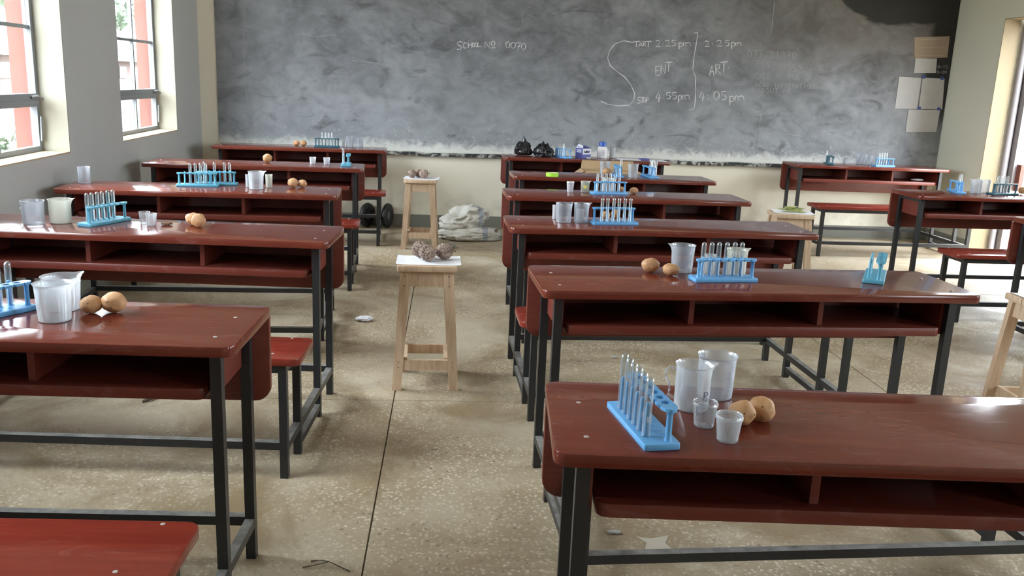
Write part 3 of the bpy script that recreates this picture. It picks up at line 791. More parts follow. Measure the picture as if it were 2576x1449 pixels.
# ------------------------------------------------------------------ stools
def make_stool():
    r = empty('wooden_stool'); hh = .585
    for a, b in ((-.125, -.003), (-.001, .125)):
        MB().prism(rrect(-.135, .135, a, b, .008, 2), hh-.028, hh, .004).obj('seat_plank', TIMBER, r, smooth=True)
    def at(sx, sy, z):   # leg centre
        t = 1-z/(hh-.028); return (sx*(.098+.034*t), sy*(.092+.044*t))
    for sx in (-1, 1):
        for sy in (-1, 1):
            p = []
            for z, wd, dp in ((0, .021, .014), (hh-.028, .024, .016)):
                cx, cy = at(sx, sy, z); p += [(cx-wd, cy-dp, z), (cx+wd, cy-dp, z), (cx+wd, cy+dp, z), (cx-wd, cy+dp, z)]
            lg = MB().hexa(p).obj('leg', TIMBER, r)
            for z in (.11, .135, .49, .535):
                cx, cy = at(sx, sy, z); MB().lathe([(.0028, 0), (0, .0008)], 8).obj('nail', NAIL, lg, (cx, cy-.0146-.0022*z/hh if sy < 0 else cy+.0146+.0022*z/hh, z), (PI/2*(1 if sy < 0 else -1), 0, 0))
    for sy in (-1, 1):
        for z0, z1, nm in ((.487, hh-.029, 'apron'), (.095, .142, 'stretcher')):
            a = [at(1, sy, z)[0]-.022 for z in (z0, z1)]; c = [at(1, sy, z)[1] for z in (z0, z1)]
            MB().hexa([(-a[0], c[0]-.009, z0), (a[0], c[0]-.009, z0), (a[0], c[0]+.009, z0), (-a[0], c[0]+.009, z0), (-a[1], c[1]-.009, z1), (a[1], c[1]-.009, z1), (a[1], c[1]+.009, z1), (-a[1], c[1]+.009, z1)]).obj(nm, TIMBER, r)
    for sx in (-1, 1):
        for z0, z1, nm, ins in ((.487, hh-.029, 'apron', 0.), (.108, .15, 'stretcher', .028)):
            a = [at(sx, 1, z)[1]-(.0155 if not ins else .0092) for z in (z0, z1)]; c = [at(sx, 1, z)[0]-sx*ins for z in (z0, z1)]
            MB().hexa([(c[0]-.010, -a[0], z0), (c[0]+.010, -a[0], z0), (c[0]+.010, a[0], z0), (c[0]-.010, a[0], z0), (c[1]-.010, -a[1], z1), (c[1]+.010, -a[1], z1), (c[1]+.010, a[1], z1), (c[1]-.010, a[1], z1)]).obj(nm, TIMBER, r)
    return r
STOOLS = [(.004, 4.022, .5, 'pale unvarnished timber stool in the aisle, nearest of the two'), (-.058, 7.47, -3, 'pale timber stool in the aisle near the blackboard wall'),
          (2.58, 6.0, -5, 'pale timber stool carrying green pods, between middle and door-side desks'), (2.705, 3.46, -4, 'pale timber stool cut off by the right edge of the picture')]
sp = make_stool()
for i, (x, y, a, lab) in enumerate(STOOLS):
    o = sp if i == 0 else copy_tree(sp)
    o.location = (x, y, 0); o.rotation_euler = (0, 0, math.radians(a)); tag(o, lab, 'stool', 'timber stools')
SZ = .5853
def paper(x, y, z, a, label, wd=.297, dp=.21, bend=.004):
    mb = MB(); n = 8
    for i in range(n+1):
        for j in range(5):
            u, v = i/n-.5, j/4-.5
            mb.v.append((u*wd, v*dp, bend*max(0, (abs(u)-.38))*6+.0006))
    for i in range(n):
        for j in range(4): q = i*5+j; mb.f.append((q, q+5, q+6, q+1))
    b = len(mb.v); mb.v += [(p, q, s-.0005) for p, q, s in mb.v]; mb.f += [tuple(k+b for k in reversed(f)) for f in list(mb.f)]
    o = mb.obj('paper_sheet', PAPER, None, (x, y, z), (0, 0, math.radians(a)))
    return tag(o, label, 'paper', 'white sheets under specimens')
s1p = paper(.012, 4.03, SZ, -.5, 'white sheet under fruits on the nearest aisle stool')
for (x, y, dx) in ((-.085, .03, .02), (.10, .035, .006)):   # pen marks
    MB().hexa([(x, y, .0008), (x+dx, y+.004, .0008), (x+dx, y+.006, .0008), (x, y+.002, .0008), (x, y, .0010), (x+dx, y+.004, .0010), (x+dx, y+.006, .0010), (x, y+.002, .0010)]).obj('pen_mark', INK, s1p)
paper(-.05, 7.50, SZ, -6, 'white sheet under fruits on the stool by the wall')
paper(2.60, 6.02, SZ, -12, 'white sheet under the green pods', .28, .2)
paper(2.72, 3.47, SZ, -4, 'white sheet on the stool at the right edge', .26, .2)

def lump(name, r3, mat, seed, amp=.06, fr=2.2, base=ICO3, wr=0., parent=None):
    mb = MB(); off = Vector((seed*7.3, seed*3.1, seed*5.7))
    for p in base[0]:
        k = 1+amp*noise.noise(p*fr+off)+amp*.4*noise.noise(p*fr*2.3+off*2)
        if wr: k += wr*(abs(noise.noise(p*7+off))+.5*abs(noise.noise(p*15+off)))-wr*.35
        mb.v.append((p.x*r3[0]*k, p.y*r3[1]*k, p.z*r3[2]*k))
    mb.f = list(base[1])
    zm = min(v[2] for v in mb.v); mb.v = [(x, y, z-zm) for x, y, z in mb.v]
    return mb.obj(name, mat, parent, smooth=True)
FR = [(-.030, 4.092, .0385, 'rearmost wrinkled brown fruit on the nearest aisle stool'), (.004, 4.006, .0385, 'wrinkled brown fruit in front of two others on the nearest stool'), (.084, 4.052, .0385, 'stalked wrinkled fruit on the right of the nearest aisle stool'),
      (-.133, 7.49, .036, 'left wrinkled brown fruit on the stool by the wall'), (-.083, 7.56, .036, 'rear wrinkled brown fruit on the stool by the wall'), (-.035, 7.48, .038, 'right wrinkled brown fruit on the stool by the wall')]
for i, (x, y, r, lab) in enumerate(FR):
    o = lump('wrinkled_fruit', (r, r*.98, r*.95), FRUIT, i+11, .04, 1.6, ICO4, .26 if i < 3 else .16); o.location = (x, y, SZ+.0003); o.rotation_euler = (0, 0, i*1.3)
    tag(o, lab, 'fruit', 'wrinkled fruits on the stools')
    st = MB().tube([(r*.93, 0, r), (r*1.1, .002, r*1.1), (r*1.42, .004, r*1.02)], [.0025, .002, .003], 6).obj('stalk', STEM, o, smooth=True)
    if i == 2: o.rotation_euler = (0, 0, .15)
rnd = random.Random(12)
for i in range(11):
    ln = rnd.uniform(.09, .13); r0 = rnd.uniform(.005, .0075); bd = rnd.uniform(-.02, .02); n = 9
    pts = [((t/n-.5)*ln, bd*math.sin(PI*t/n), r0+.002*math.sin(PI*t/n)) for t in range(n+1)]
    rad = [max(.0012, r0*math.sin(PI*(.06+.88*t/n))**.6*(1+.12*math.sin(t*2.1))) for t in range(n+1)]
    pod = tag(MB().tube(pts, rad, 8).obj('bean_pod', POD if i % 3 else POD2, None, (2.605+rnd.uniform(-.05, .05), 6.02+rnd.uniform(-.035, .035), SZ+.002+.0085*(i//3)), (0, rnd.uniform(-.1, .1), rnd.uniform(-.7, 1.0)), True),
        'green pod in the loose heap on the white sheet', 'pod', 'green pods heaped on the stool')
    MB().tube([(ln*.5, 0, r0), (ln*.5+.012, .003, r0+.004)], .0013, 5).obj('stalk', STEM, pod)

# ------------------------------------------------------------------ test tube racks and tubes
RL, RW = .232, .072
def rack_meshes(mat):
    M_ = {}
    M_['base'] = MB().prism(rrect(-RL/2, RL/2, -RW/2, RW/2, .006, 3), 0, .013, .0018).mesh('base', mat, True)
    M_['pillar'] = MB().lathe([(.0078, 0), (.0062, .006), (.0058, .05), (.0075, .057), (.0115, .0605)], 14).mesh('pillar', mat, True)
    M_['peg'] = MB().lathe([(.0054, 0), (.0046, .066), (.003, .0685), (0, .069)], 10).mesh('peg', mat, True)
    M_['socket'] = MB().lathe([(.0085, 0), (.0085, .0008), (.0062, .0008), (.0062, .0002)], 14).mesh('socket', mat, True)
    mb = MB(); cell, half, rad, z0, z1, N = .029, .0165, .0098, 0, .0065, 16
    for k in range(6):
        cx = -cell*2.5+cell*k; b = len(mb.v)
        for i in range(N):
            a = 2*PI*i/N+PI/N; c, s_ = math.cos(a), math.sin(a); q = min(cell/2/abs(c) if abs(c) > 1e-6 else 9, half/abs(s_) if abs(s_) > 1e-6 else 9)
            for z in (z0, z1): mb.v.append((cx+rad*c, rad*s_, z)); mb.v.append((cx+q*c, q*s_, z))
        for i in range(N):
            j = (i+1) % N; p, q = b+4*i, b+4*j
            mb.f += [(p+2, p+3, q+3, q+2), (p, q, q+1, p+1), (p, p+2, q+2, q)]
            a = 2*PI*(i+.5)/N+PI/N
            if abs(math.sin(a)) > .5 or (k == 0 and math.cos(a) < -.5) or (k == 5 and math.cos(a) > .5): mb.f.append((p+1, q+1, q+3, p+3))
    for sg in (-1, 1):
        e = cell*3; pl = [(sg*e, -half)]+[(sg*(e+.0245*math.cos(-PI/2+PI*i/8)), half*math.sin(-PI/2+PI*i/8)) for i in range(9)]+[(sg*e, half)]
        if sg < 0: pl = pl[::-1]
        mb.prism(pl, z0, z1, 0)
    M_['top_plate'] = mb.mesh('top_plate', mat, False)
    return M_
RM = {id(mt): rack_meshes(mt) for mt in (SKY, TEAL, TEAL_BACKLIT)}
TUBE = MB().lathe([(.0092, 0), (.0094, .002), (.0086, .005), (.0085, .108), (.0078, .1125), (.006, .1158), (.003, .1178), (0, .1185), (0, .1172), (.0028, .1166), (.0052, .1148), (.0068, .112), (.0074, .108), (.0075, .004), (.0092, 0)], 16).mesh('test_tube', GLASS, True)
TUBE_T = TUBE.copy(); TUBE_T.materials.clear(); TUBE_T.materials.append(GLASS_T)
def rack(desk, x, y, deg, mat, label, pegs, tlabel=None, teal=(), sockets=False):
    z = ZT[desk]; a = math.radians(deg); m_ = RM[id(mat)]
    r = tag(empty('test_tube_rack', (x, y, z), a), label, 'rack', 'test tube racks')
    link('base', m_['base'], r)
    for sx in (-1, 1): link('pillar', m_['pillar'], r, (sx*.099, -.016, .0125))
    link('top_plate', m_['top_plate'], r, (0, -.016, .0725))
    for i in range(6):
        link('peg', m_['peg'], r, (-.0725+.029*i, .018, .0125))
        if sockets: link('socket', m_['socket'], r, (-.0725+.029*i, -.016, .0128))
    rr = random.Random(int(x*1000)+len(label))
    pos = {}
    for i in pegs:
        lx_, ly_ = -.0725+.029*i, .018
        pos[i] = (x+lx_*math.cos(a)-ly_*math.sin(a), y+lx_*math.sin(a)+ly_*math.cos(a))
    def u_of(i): d_ = Vector((*pos[i], z+.1))-CAMP; return d_.dot(_R2)/d_.dot(_F)
    order = sorted(pegs, key=u_of)
    names = ['leftmost', 'second from left', 'third from left', 'fourth from left', 'fifth from left', 'rightmost']
    for i in pegs:
        o = link('test_tube', TUBE_T if i in teal else TUBE, None, (*pos[i], z+.0135), (rr.uniform(-.012, .012), rr.uniform(-.012, .012), rr.uniform(0, 6)))
        k = order.index(i); k = 5 if k == len(order)-1 else k
        lab = tlabel if len(order) == 1 else (names[k]+' '+tlabel)
        tag(o, lab if i not in teal else 'teal-tinted inverted test tube among five clear ones', 'test tube', 'inverted test tubes on racks')
    return r
ALL = range(6)
rk1 = rack('R1', .432, 1.604, 96.5, SKY, 'sky-blue rack on the nearest middle desk, beside the handled jug', ALL, 'clear inverted test tube on the rack nearest the camera', sockets=True)
rack('R2', 1.028, 2.896, 6.4, SKY, 'sky-blue rack in front of a cloudy beaker, second middle desk', ALL, 'clear inverted test tube in front of the cloudy beaker', sockets=True)
rack('R2', 1.628, 2.985, 60, TEAL, 'empty dusty blue rack standing alone on the second middle desk', (), sockets=True)
rack('R3', .918, 4.216, 186.5, SKY, 'sky-blue rack beside two clear beakers, third middle desk', ALL, 'clear inverted test tube on the rack beside two beakers', sockets=True)
rack('R4', 1.13, 5.405, 10, SKY, 'sky-blue rack right of the yellow-stained beaker', ALL, 'clear inverted test tube right of the yellow-stained beaker')
rack('R5', 1.672, 6.535, -84, SKY, 'sky-blue rack full of tubes at the right of the tape-roll desk', (1, 2, 3, 4, 5), 'clear inverted test tube at the right of the tape-roll desk')
rack('R5', 1.425, 6.53, -97, SKY, 'end-on sky-blue rack holding one tube, left of a beaker', (4,), 'single inverted test tube in the end-on rack by the potato')
rack('R6', 1.212, 7.975, 118, SKY, 'sky-blue rack between the black bags and the blue box', (1,), 'single inverted test tube beside the black bags')
rack('L1', -1.132, 2.317, 56, SKY, 'sky-blue rack cut off by the left edge, nearest window-side desk', ALL, 'clear inverted test tube at the left edge of the picture')
rack('L2', -1.353, 3.805, 66, TEAL, 'teal rack right of two big beakers, second window-side desk', ALL, 'clear inverted test tube on the rack beside the cream beaker', teal=(4,))
rack('L3', -1.322, 5.214, 6, TEAL, 'teal rack in front of another on the two-rack desk', (1, 2, 3, 4), 'clear inverted test tube on the front one of two racks')
rack('L3', -1.235, 5.306, 5, TEAL, 'teal rack behind another on the two-rack desk', (0, 2, 4, 5), 'clear inverted test tube on the rear one of two racks')
rack('L4', -.600, 6.575, 94, TEAL, 'end-on blue rack with one tube, right end of its desk', (0,), 'single inverted test tube at the right end of the desk')
rack('L5', -.915, 8.155, 4, TEAL_BACKLIT, 'dark teal rack against the blackboard beside two potatoes', (1, 2, 3, 4), 'clear inverted test tube against the blackboard by two potatoes')
rack('F1', 3.82, 8.13, 74, TEAL_BACKLIT, 'end-on dark teal rack at the left of the far right desk', (5,), 'single inverted test tube at the left of the far right desk')
rack('F1', 4.335, 8.075, 14, SKY, 'blue rack with four tubes on the far right desk', (1, 2, 3, 4), 'clear inverted test tube in the four-tube blue rack')
rack('F2', 3.835, 6.06, -106, SKY, 'blue rack with two tubes at the left of the door-side desk', (2, 3), 'clear inverted test tube in the two-tube blue rack')
rack('F2', 4.145, 5.985, 12, TEAL_BACKLIT, 'dark teal rack with four tubes nearest the doorway', (1, 2, 3, 4), 'clear inverted test tube in the dark rack nearest the doorway')
# maker's print on the two front tubes of the nearest rack: small white bands
for k in (0, 1):
    a = math.radians(96.5); lx_, ly_ = -.0725+.029*k, .018
    wx, wy = .432+lx_*math.cos(a)-ly_*math.sin(a), 1.604+lx_*math.sin(a)+ly_*math.cos(a)
    mb = MB()
    for i in range(6):
        t = -1.9+i*.16; c, s_ = math.cos(t), math.sin(t)
        mb.v += [(.0088*c, .0088*s_, .030), (.0088*c, .0088*s_, .041)]
        if i and i not in (2, 4): q = len(mb.v)-4; mb.f.append((q, q+2, q+3, q+1))
    for o in list(COL.objects):
        if o.name.startswith('test_tube') and o.parent is None and o.type == 'MESH' and abs(o.location.x-wx) < 1e-4 and abs(o.location.y-wy) < 1e-4:
            mb.obj('printed_band', BOTW, o, (0, 0, 0), (0, 0, -o.rotation_euler.z)); break

# ------------------------------------------------------------------ beakers, jugs, cups
def vessel(name, x, y, desk, rt, rb, h, mat, label, cat, spout=None, handle=None, thread=False, scale=False, fluid=None, group='beakers and cups', lean=0):
    n = 40; t = .0016; prof = [(0, 0), (rb*.9, 0), (rb*.985, .002), (rb, .006)]
    if thread:
        for q in (.80, .84, .88, .92): 
            r_ = rb+(rt-rb)*q; prof += [(r_, h*(q-.02)), (r_+(.0016 if q in (.84, .92) else 0), h*q)]
        prof += [(rt, h*.97), (rt, h)]
    else:
        for q in (.25, .5, .75, .88): prof.append((rb+(rt*.93-rb)*q, h*q))
        prof += [(rt*.93, h-.006), (rt*.97, h-.002), (rt, h)]
    inner = [(max(r_-t*1.2, 0), max(z, .003)) for r_, z in reversed(prof[1:])]
    inner[0] = (prof[-1][0]-.0008, h+.0003)
    prof = prof+inner+[(0, .003)]
    mb = MB().lathe(prof, n)
    if spout is not None:
        vv = []
        for px, py, pz in mb.v:
            a = math.atan2(py, px)-spout; a = (a+PI) % (2*PI)-PI
            k = max(0, 1-abs(a)/.42)**1.5*max(0, (pz/h-.80)/.20)**1.4
            r_ = math.hypot(px, py)
            if r_ > 1e-5 and k > 0: f_ = 1+k*.36*rt/r_; vv.append((px*f_, py*f_, pz+k*.003))
            else: vv.append((px, py, pz))
        mb.v = vv
    o = tag(mb.obj(name, mat, None, (x, y, ZT[desk]), smooth=True), label, cat, group)
    if handle is not None:
        ca_, sa_ = math.cos(handle), math.sin(handle); ro_ = rt*.95
        pts = [(ro_*.96, h*.86), (ro_+.012, h*.90), (ro_+.021, h*.80), (ro_+.019, h*.66), (ro_+.011, h*.52), (ro_+.010, h*.38), (ro_+.012, h*.28), (ro_*.96, h*.20)]
        MB().tube([(r_*ca_, r_*sa_, z) for r_, z in pts], .0032, 8).obj('handle', mat, o, smooth=True)
    if scale:
        a0 = scale; 
        for k in range(7):
            z = h*(.18+.1*k); wd = .34 if k % 2 else .2; mb2 = MB(); rr_ = rb+(rt*.93-rb)*(z/h)+.0004
            for i in range(6):
                a = a0-wd+2*wd*i/5; mb2.v += [(rr_*math.cos(a), rr_*math.sin(a), z), (rr_*math.cos(a), rr_*math.sin(a), z+.0011)]
                if i: q = 2*i; mb2.f.append((q-2, q, q+1, q-1))
            mb2.obj('graduation_mark', MILK2, o)
    if fluid:
        lv, fm = fluid
        MB().lathe([(0, .0032), (rb*.94, .0036), (rb+(rt*.93-rb)*lv-.0026, h*lv), (0, h*lv+.0002)], 28).obj('liquid', fm, o, smooth=True)
    return o
jug = vessel('measuring_jug', .565, 1.712, 'R1', .040, .0365, .098, MILK2, 'cloudy plastic jug with handle and black mark, nearest middle desk', 'jug', spout=-.05, handle=2.95, scale=-1.9)
# hand-written mark on the jug
mb = MB()
def onjug(a, z): r_ = .0365+(.040*.93-.0365)*(z/.098)+.0005; return (r_*math.cos(a), r_*math.sin(a), z)
for st in ([(0, 0), (0, .016)], [(0, .016), (.26, .015), (.28, .009), (.02, .007), (.30, 0)], [(-.10, .002), (.34, -.004)]):
    for (a1, z1), (a2, z2) in zip(st[:-1], st[1:]):
        mb.tube([onjug(-1.15+a1, .030+z1), onjug(-1.15+a2, .030+z2)], .0007, 5)
mb.obj('ink_mark', INK, jug)
vessel('beaker', .640, 1.785, 'R1', .044, .038, .096, MILK, 'larger clear plastic beaker behind the handled jug', 'beaker', spout=3.6, scale=-1.2)
vessel('specimen_cup', .562, 1.612, 'R1', .0245, .020, .052, CUPS, 'clear cup with dark specks in front of the jug', 'cup', thread=True)
vessel('specimen_cup', .586, 1.538, 'R1', .0255, .0205, .054, MILK2, 'white screw-rim cup nearest the camera', 'cup', thread=True)
vessel('beaker', .918, 3.026, 'R2', .045, .037, .099, MILK, 'clear spouted beaker behind two potatoes, second middle desk', 'beaker', spout=PI*.97, scale=-1.0)
vessel('beaker', 1.108, 2.995, 'R2', .040, .034, .094, MILKY, 'cloudy beaker of whitish liquid behind the rack tubes', 'beaker', fluid=(.82, FLUIDW), spout=.1)
vessel('specimen_cup', 1.010, 2.993, 'R2', .0215, .018, .072, MILK2, 'slim cup behind the left tubes of the second middle desk', 'cup')
vessel('specimen_cup', .640, 4.328, 'R3', .0165, .014, .070, CUPW, 'slim white cup half hidden left of two beakers', 'cup')
vessel('beaker', .667, 4.226, 'R3', .043, .036, .096, MILK, 'left one of two clear beakers, third middle desk', 'beaker', spout=.5, scale=-1.2)
vessel('beaker', .755, 4.230, 'R3', .040, .035, .097, MILK, 'right one of two clear beakers, a small cup inside', 'beaker', spout=.1)
o = vessel('specimen_cup', .749, 4.233, 'R3', .022, .018, .062, CUPW, 'small white cup standing inside the right clear beaker', 'cup'); o.location.z += .0035
vessel('specimen_cup', .889, 5.432, 'R4', .0235, .019, .068, CUPW, 'white cup left of the yellow-stained beaker', 'cup', thread=True)
yb = vessel('beaker', .988, 5.460, 'R4', .030, .026, .070, MILKY, 'small cream beaker with a yellow stain', 'beaker', spout=0)
mb = MB()
for i in range(9):
    a = -2.15+i*.13; r1, r2 = .0268, .0274; mb.v += [(r1*math.cos(a), r1*math.sin(a), .026+.004*math.sin(i*1.3)), (r2*math.cos(a), r2*math.sin(a), .047+.003*math.cos(i*2.0))]
    if i: q = 2*i; mb.f.append((q-2, q, q+1, q-1))
mb.obj('yellow_stain', FLUIDY, yb)
vessel('beaker', 1.145, 5.515, 'R4', .041, .036, .088, MILK2, 'cloudy beaker behind the tubes beside the yellow-stained beaker', 'beaker')
vessel('beaker', 1.349, 6.655, 'R5', .042, .034, .096, MILK, 'tall clear beaker behind a potato on the tape-roll desk', 'beaker')
vessel('beaker', 1.520, 6.44, 'R5', .040, .034, .102, MILK2, 'cloudy beaker between two blue racks on the tape-roll desk', 'beaker', spout=.4)
vessel('beaker', -.955, 2.291, 'L1', .048, .039, .099, MILK2, 'large cloudy beaker in front, left of two potatoes', 'beaker', spout=.2)
vessel('beaker', -.978, 2.402, 'L1', .052, .042, .092, MILK2, 'cloudy beaker partly hidden behind the large front beaker', 'beaker', spout=.9)
vessel('measuring_jug', -1.612, 3.741, 'L2', .0465, .041, .097, MILK, 'clear jug with handle and scale, second window-side desk', 'jug', handle=2.8, scale=-1.3)
vessel('beaker', -1.523, 3.785, 'L2', .047, .042, .100, MILKY, 'cream beaker with a spout, right of the clear handled jug', 'beaker', spout=.25)
vessel('specimen_cup', -1.192, 3.812, 'L2', .024, .019, .051, CUPS, 'clear cup behind its twin, left of two touching potatoes', 'cup')
vessel('specimen_cup', -1.150, 3.762, 'L2', .024, .019, .052, MILK2, 'white cup in front of a clear cup, second window-side desk', 'cup')
vessel('beaker', -1.945, 5.198, 'L3', .035, .033, .094, MILK, 'clear beaker standing by the wall under the windows', 'beaker')
vessel('specimen_cup', -1.038, 5.233, 'L3', .0205, .018, .074, MILK2, 'slim cup left of the two-rack desk beaker', 'cup')
vessel('beaker', -.981, 5.152, 'L3', .046, .039, .102, MILK2, 'cloudy beaker between two slim cups', 'beaker', spout=.2)
vessel('specimen_cup', -.925, 5.246, 'L3', .0215, .019, .076, MILKY, 'cream slim cup right of the two-rack desk beaker', 'cup')
vessel('specimen_cup', -.842, 6.579, 'L4', .025, .020, .052, CUPW, 'left one of two white cups on the desk with one potato', 'cup')
vessel('specimen_cup', -.740, 6.566, 'L4', .025, .020, .052, CUPW, 'right one of two white cups, beside the end-on rack', 'cup')
vessel('specimen_cup', -.775, 8.20, 'L5', .0150, .014, .063, CUPW, 'tiny white cup right of the dark rack at the blackboard', 'cup')
vessel('beaker', -.715, 8.213, 'L5', .038, .034, .098, MILK, 'clear beaker against the blackboard, nearer the dark rack', 'beaker')
vessel('beaker', -.625, 8.211, 'L5', .033, .029, .088, MILK, 'clear beaker against the blackboard at the desk end', 'beaker')
vessel('specimen_cup', 4.038, 8.26, 'F1', .029, .018, .058, MILK, 'small flared cup between the end-on rack and beakers', 'cup')
vessel('beaker', 4.205, 8.28, 'F1', .037, .033, .091, MILK, 'left clear beaker on the far right desk', 'beaker')
vessel('beaker', 4.252, 8.20, 'F1', .043, .036, .093, MILK, 'right clear beaker on the far right desk beside the rack', 'beaker')
vessel('beaker', 3.955, 6.012, 'F2', .039, .034, .097, MILK2, 'left cloudy beaker on the desk by the doorway', 'beaker', spout=2.6)
vessel('beaker', 4.048, 6.060, 'F2', .041, .035, .097, MILK2, 'right cloudy beaker on the desk by the doorway', 'beaker', spout=2.4)

# ------------------------------------------------------------------ potatoes
POT = [('R1', .640, 1.615, .0265, .026, 'left potato beside the white screw-rim cup'), ('R1', .690, 1.640, .027, .0255, 'right potato on the nearest middle desk'),
 ('R2', .796, 3.003, .031, .0265, 'left rounder potato in front of the clear spouted beaker'), ('R2', .857, 2.952, .0285, .0215, 'smaller potato touching the spouted beaker from the front'),
 ('R3', .901, 4.345, .021, .022, 'left potato seen through the rack, third middle desk'), ('R3', .953, 4.360, .022, .025, 'right potato seen through the rack, third middle desk'),
 ('R4', 1.302, 5.460, .0255, .021, 'round potato right of the rack, third desk from the blackboard'), ('R4', 1.238, 5.535, .021, .018, 'potato half hidden behind the rack tubes'),
 ('R5', 1.349, 6.570, .033, .0265, 'potato in front of the tall clear beaker'), ('L1', -.890, 2.362, .0275, .0235, 'left potato touching another, nearest window-side desk'),
 ('L1', -.834, 2.372, .0325, .0275, 'right larger potato, nearest window-side desk'), ('L2', -.990, 3.800, .030, .0265, 'rear potato of the touching pair, second window-side desk'),
 ('L2', -.955, 3.752, .0285, .030, 'front potato of the touching pair, second window-side desk'), ('L3', -.791, 5.267, .028, .027, 'left potato at the right end of the two-rack desk'),
 ('L3', -.738, 5.290, .0245, .0235, 'right potato at the right end of the two-rack desk'), ('L4', -1.168, 6.590, .0325, .031, 'lone pointed potato left of two white cups'),
 ('L5', -1.190, 8.178, .0275, .025, 'left potato against the blackboard'), ('L5', -1.130, 8.186, .0285, .026, 'right potato against the blackboard'), ('F2', 4.350, 6.065, .0265, .025, 'brown potato cut off by the right edge')]
for i, (dk, x, y, rw, rh, lab) in enumerate(POT):
    o = lump('potato', (rw*1.05, rw*.94, rh), POTATO, i+1, .11, 1.25); o.location = (x, y, ZT[dk]); o.rotation_euler = (0, 0, random.uniform(-.5, .5))
    tag(o, lab, 'potato', 'potatoes on the desks')
    if i < 3 or 9 <= i < 13 or i == 3:
        vs = o.data.vertices; rr = random.Random(i)
        for k in range(2):
            v = rr.choice([q for q in vs if q.co.y < -rw*.35 and q.co.z > rh*.6]); nrm = v.normal
            MB().lathe([(.0026, -.0006), (.0016, .0004), (0, .0003)], 8).obj('eye', EYE, o, tuple(v.co), nrm.to_track_quat('Z', 'Y').to_euler())

# ------------------------------------------------------------------ things on the back middle desk
def bag(x, y, z, r3, seed, lab):
    mb = MB(); off = Vector((seed*4.1, seed*2.7, seed))
    for p in ICO4[0]:
        k = 1+.22*noise.noise(p*1.7+off)+.16*(abs(noise.noise(p*4+off))-.2)+.07*(abs(noise.noise(p*10+off)))
        q = Vector((p.x*r3[0]*k, p.y*r3[1]*k, p.z*r3[2]*k))
        if p.z > .35:
            e = max(0, noise.noise(Vector((p.x*2.6, p.y*2.6, seed*1.0)))+.15); q.z += e*(p.z-.35)*.13
            q.x *= 1-.25*(p.z-.35)
        if p.z < -.7: q.z = -.7*r3[2]
        mb.v.append(tuple(q))
    mb.f = list(ICO4[1]); zm = min(v[2] for v in mb.v); mb.v = [(a, b, max(c-zm, 0)) for a, b, c in mb.v]
    o = tag(mb.obj('polythene_bag', BLACKP, None, (x, y, z), smooth=True), lab, 'bag', 'black bags on the back desk')
    for j, (ax, az) in enumerate(((-.35, 1.0), (.3, 1.05))):
        MB().tube([(ax*r3[0], 0, r3[2]*1.3), (ax*r3[0]*1.4, .01, r3[2]*1.75), (ax*r3[0]*1.2+.012, .015, r3[2]*2.05)], [.022, .014, .003], 7).obj('tied_corner', BLACKP, o, smooth=True)
bag(.862, 8.045, ZT['R6'], (.082, .07, .062), 3, 'crumpled black polythene bag, left of a pair')
bag(1.045, 7.985, ZT['R6'], (.09, .075, .055), 8, 'crumpled black polythene bag, right of a pair beside the rack')
gb = tag(empty('glove_box', (1.415, 8.02, ZT['R6']), math.radians(36)), 'blue and white printed card box with a crown emblem', 'box')
MB().box(-.055, .055, -.045, .045, 0, .088).obj('carton', BOXB, gb)
MB().box(-.0558, -.055, -.043, .043, .030, .085).obj('white_panel', BOXB, gb)
cf = MB().box(-.053, .053, -.0458, -.045, .034, .085).obj('white_panel', BOXW, gb)
cr = [(-.032, .048), (.032, .048), (.038, .072), (.016, .060), (.0, .074), (-.016, .060), (-.038, .072)]
mb = MB().prism(cr, 0, .0006, 0); mb.v = [(x, -.0459-z, y) for x, y, z in mb.v]; mb.obj('crown_emblem', INK, cf)
mb = MB().prism([(-.0545, -.0455), (.0545, -.0455), (.0545, .0455), (-.0545, .0455)], .0885, .0898, 0); mb.v = [(x, y, z+max(0, (y+.0455))*.22) for x, y, z in mb.v]; mb.obj('lid_flap', BOXB, gb)
MB().hexa([(-.0545, -.0455, .0885), (-.0535, -.0455, .0885), (-.0535, .0455, .0885), (-.0545, .0455, .0885), (-.035, -.03, .112), (-.034, -.03, .112), (-.034, .03, .125), (-.035, .03, .125)]).obj('lid_flap', BOXW, gb)
for z in (.066, .05): MB().box(-.0566, -.0558, -.03, .028, z, z+.010).obj('print_block', BOXW, gb)
tag(MB().tube([(-.018, 0, .006), (.018, 0, .006)], .006, 10).obj('chalk_stick', CHALK, None, (1.452, 7.93, ZT['R6']), (0, 0, .1), True), 'short white chalk stick in front of the blue box', 'chalk')
bt = tag(empty('white_bottle', (1.601, 8.07, ZT['R6'])), 'white eight-sided plastic bottle with bright blue cap', 'bottle')
MB().lathe([(.044, 0), (.047, .004), (.047, .086), (.036, .102), (.030, .106)], 8).obj('body', BOTW, bt, (0, 0, 0), (0, 0, PI/8))
MB().lathe([(.031, .105), (.034, .107), (.034, .130), (.029, .146), (.02, .148), (0, .148)], 20).obj('cap', CAPB, bt, smooth=True)
MB().box(-.017, .017, -.0442, -.0436, .018, .075).obj('paper_label', BOXW, bt)
for k in range(4): MB().box(-.014, .013-.003*(k % 2), -.0446, -.0442, .030+.011*k, .0325+.011*k).obj('label_line', INKG, bt)
vessel('plastic_tub', 1.705, 8.10, 'R6', .028, .026, .1, GREYB, 'plain grey tub behind the white bottle', 'tub')
def flat(name, pts, z, mat, label, cat):
    o = MB().prism(pts, 0, .0012, 0).obj(name, mat, None, (0, 0, z)); return tag(o, label, cat)
flat('paper_sheet', [(1.72, 7.95), (1.93, 7.90), (1.97, 8.09), (1.75, 8.13)], ZT['R6'], PAPER, 'white sheet lying on the back middle desk near the bottle', 'paper')
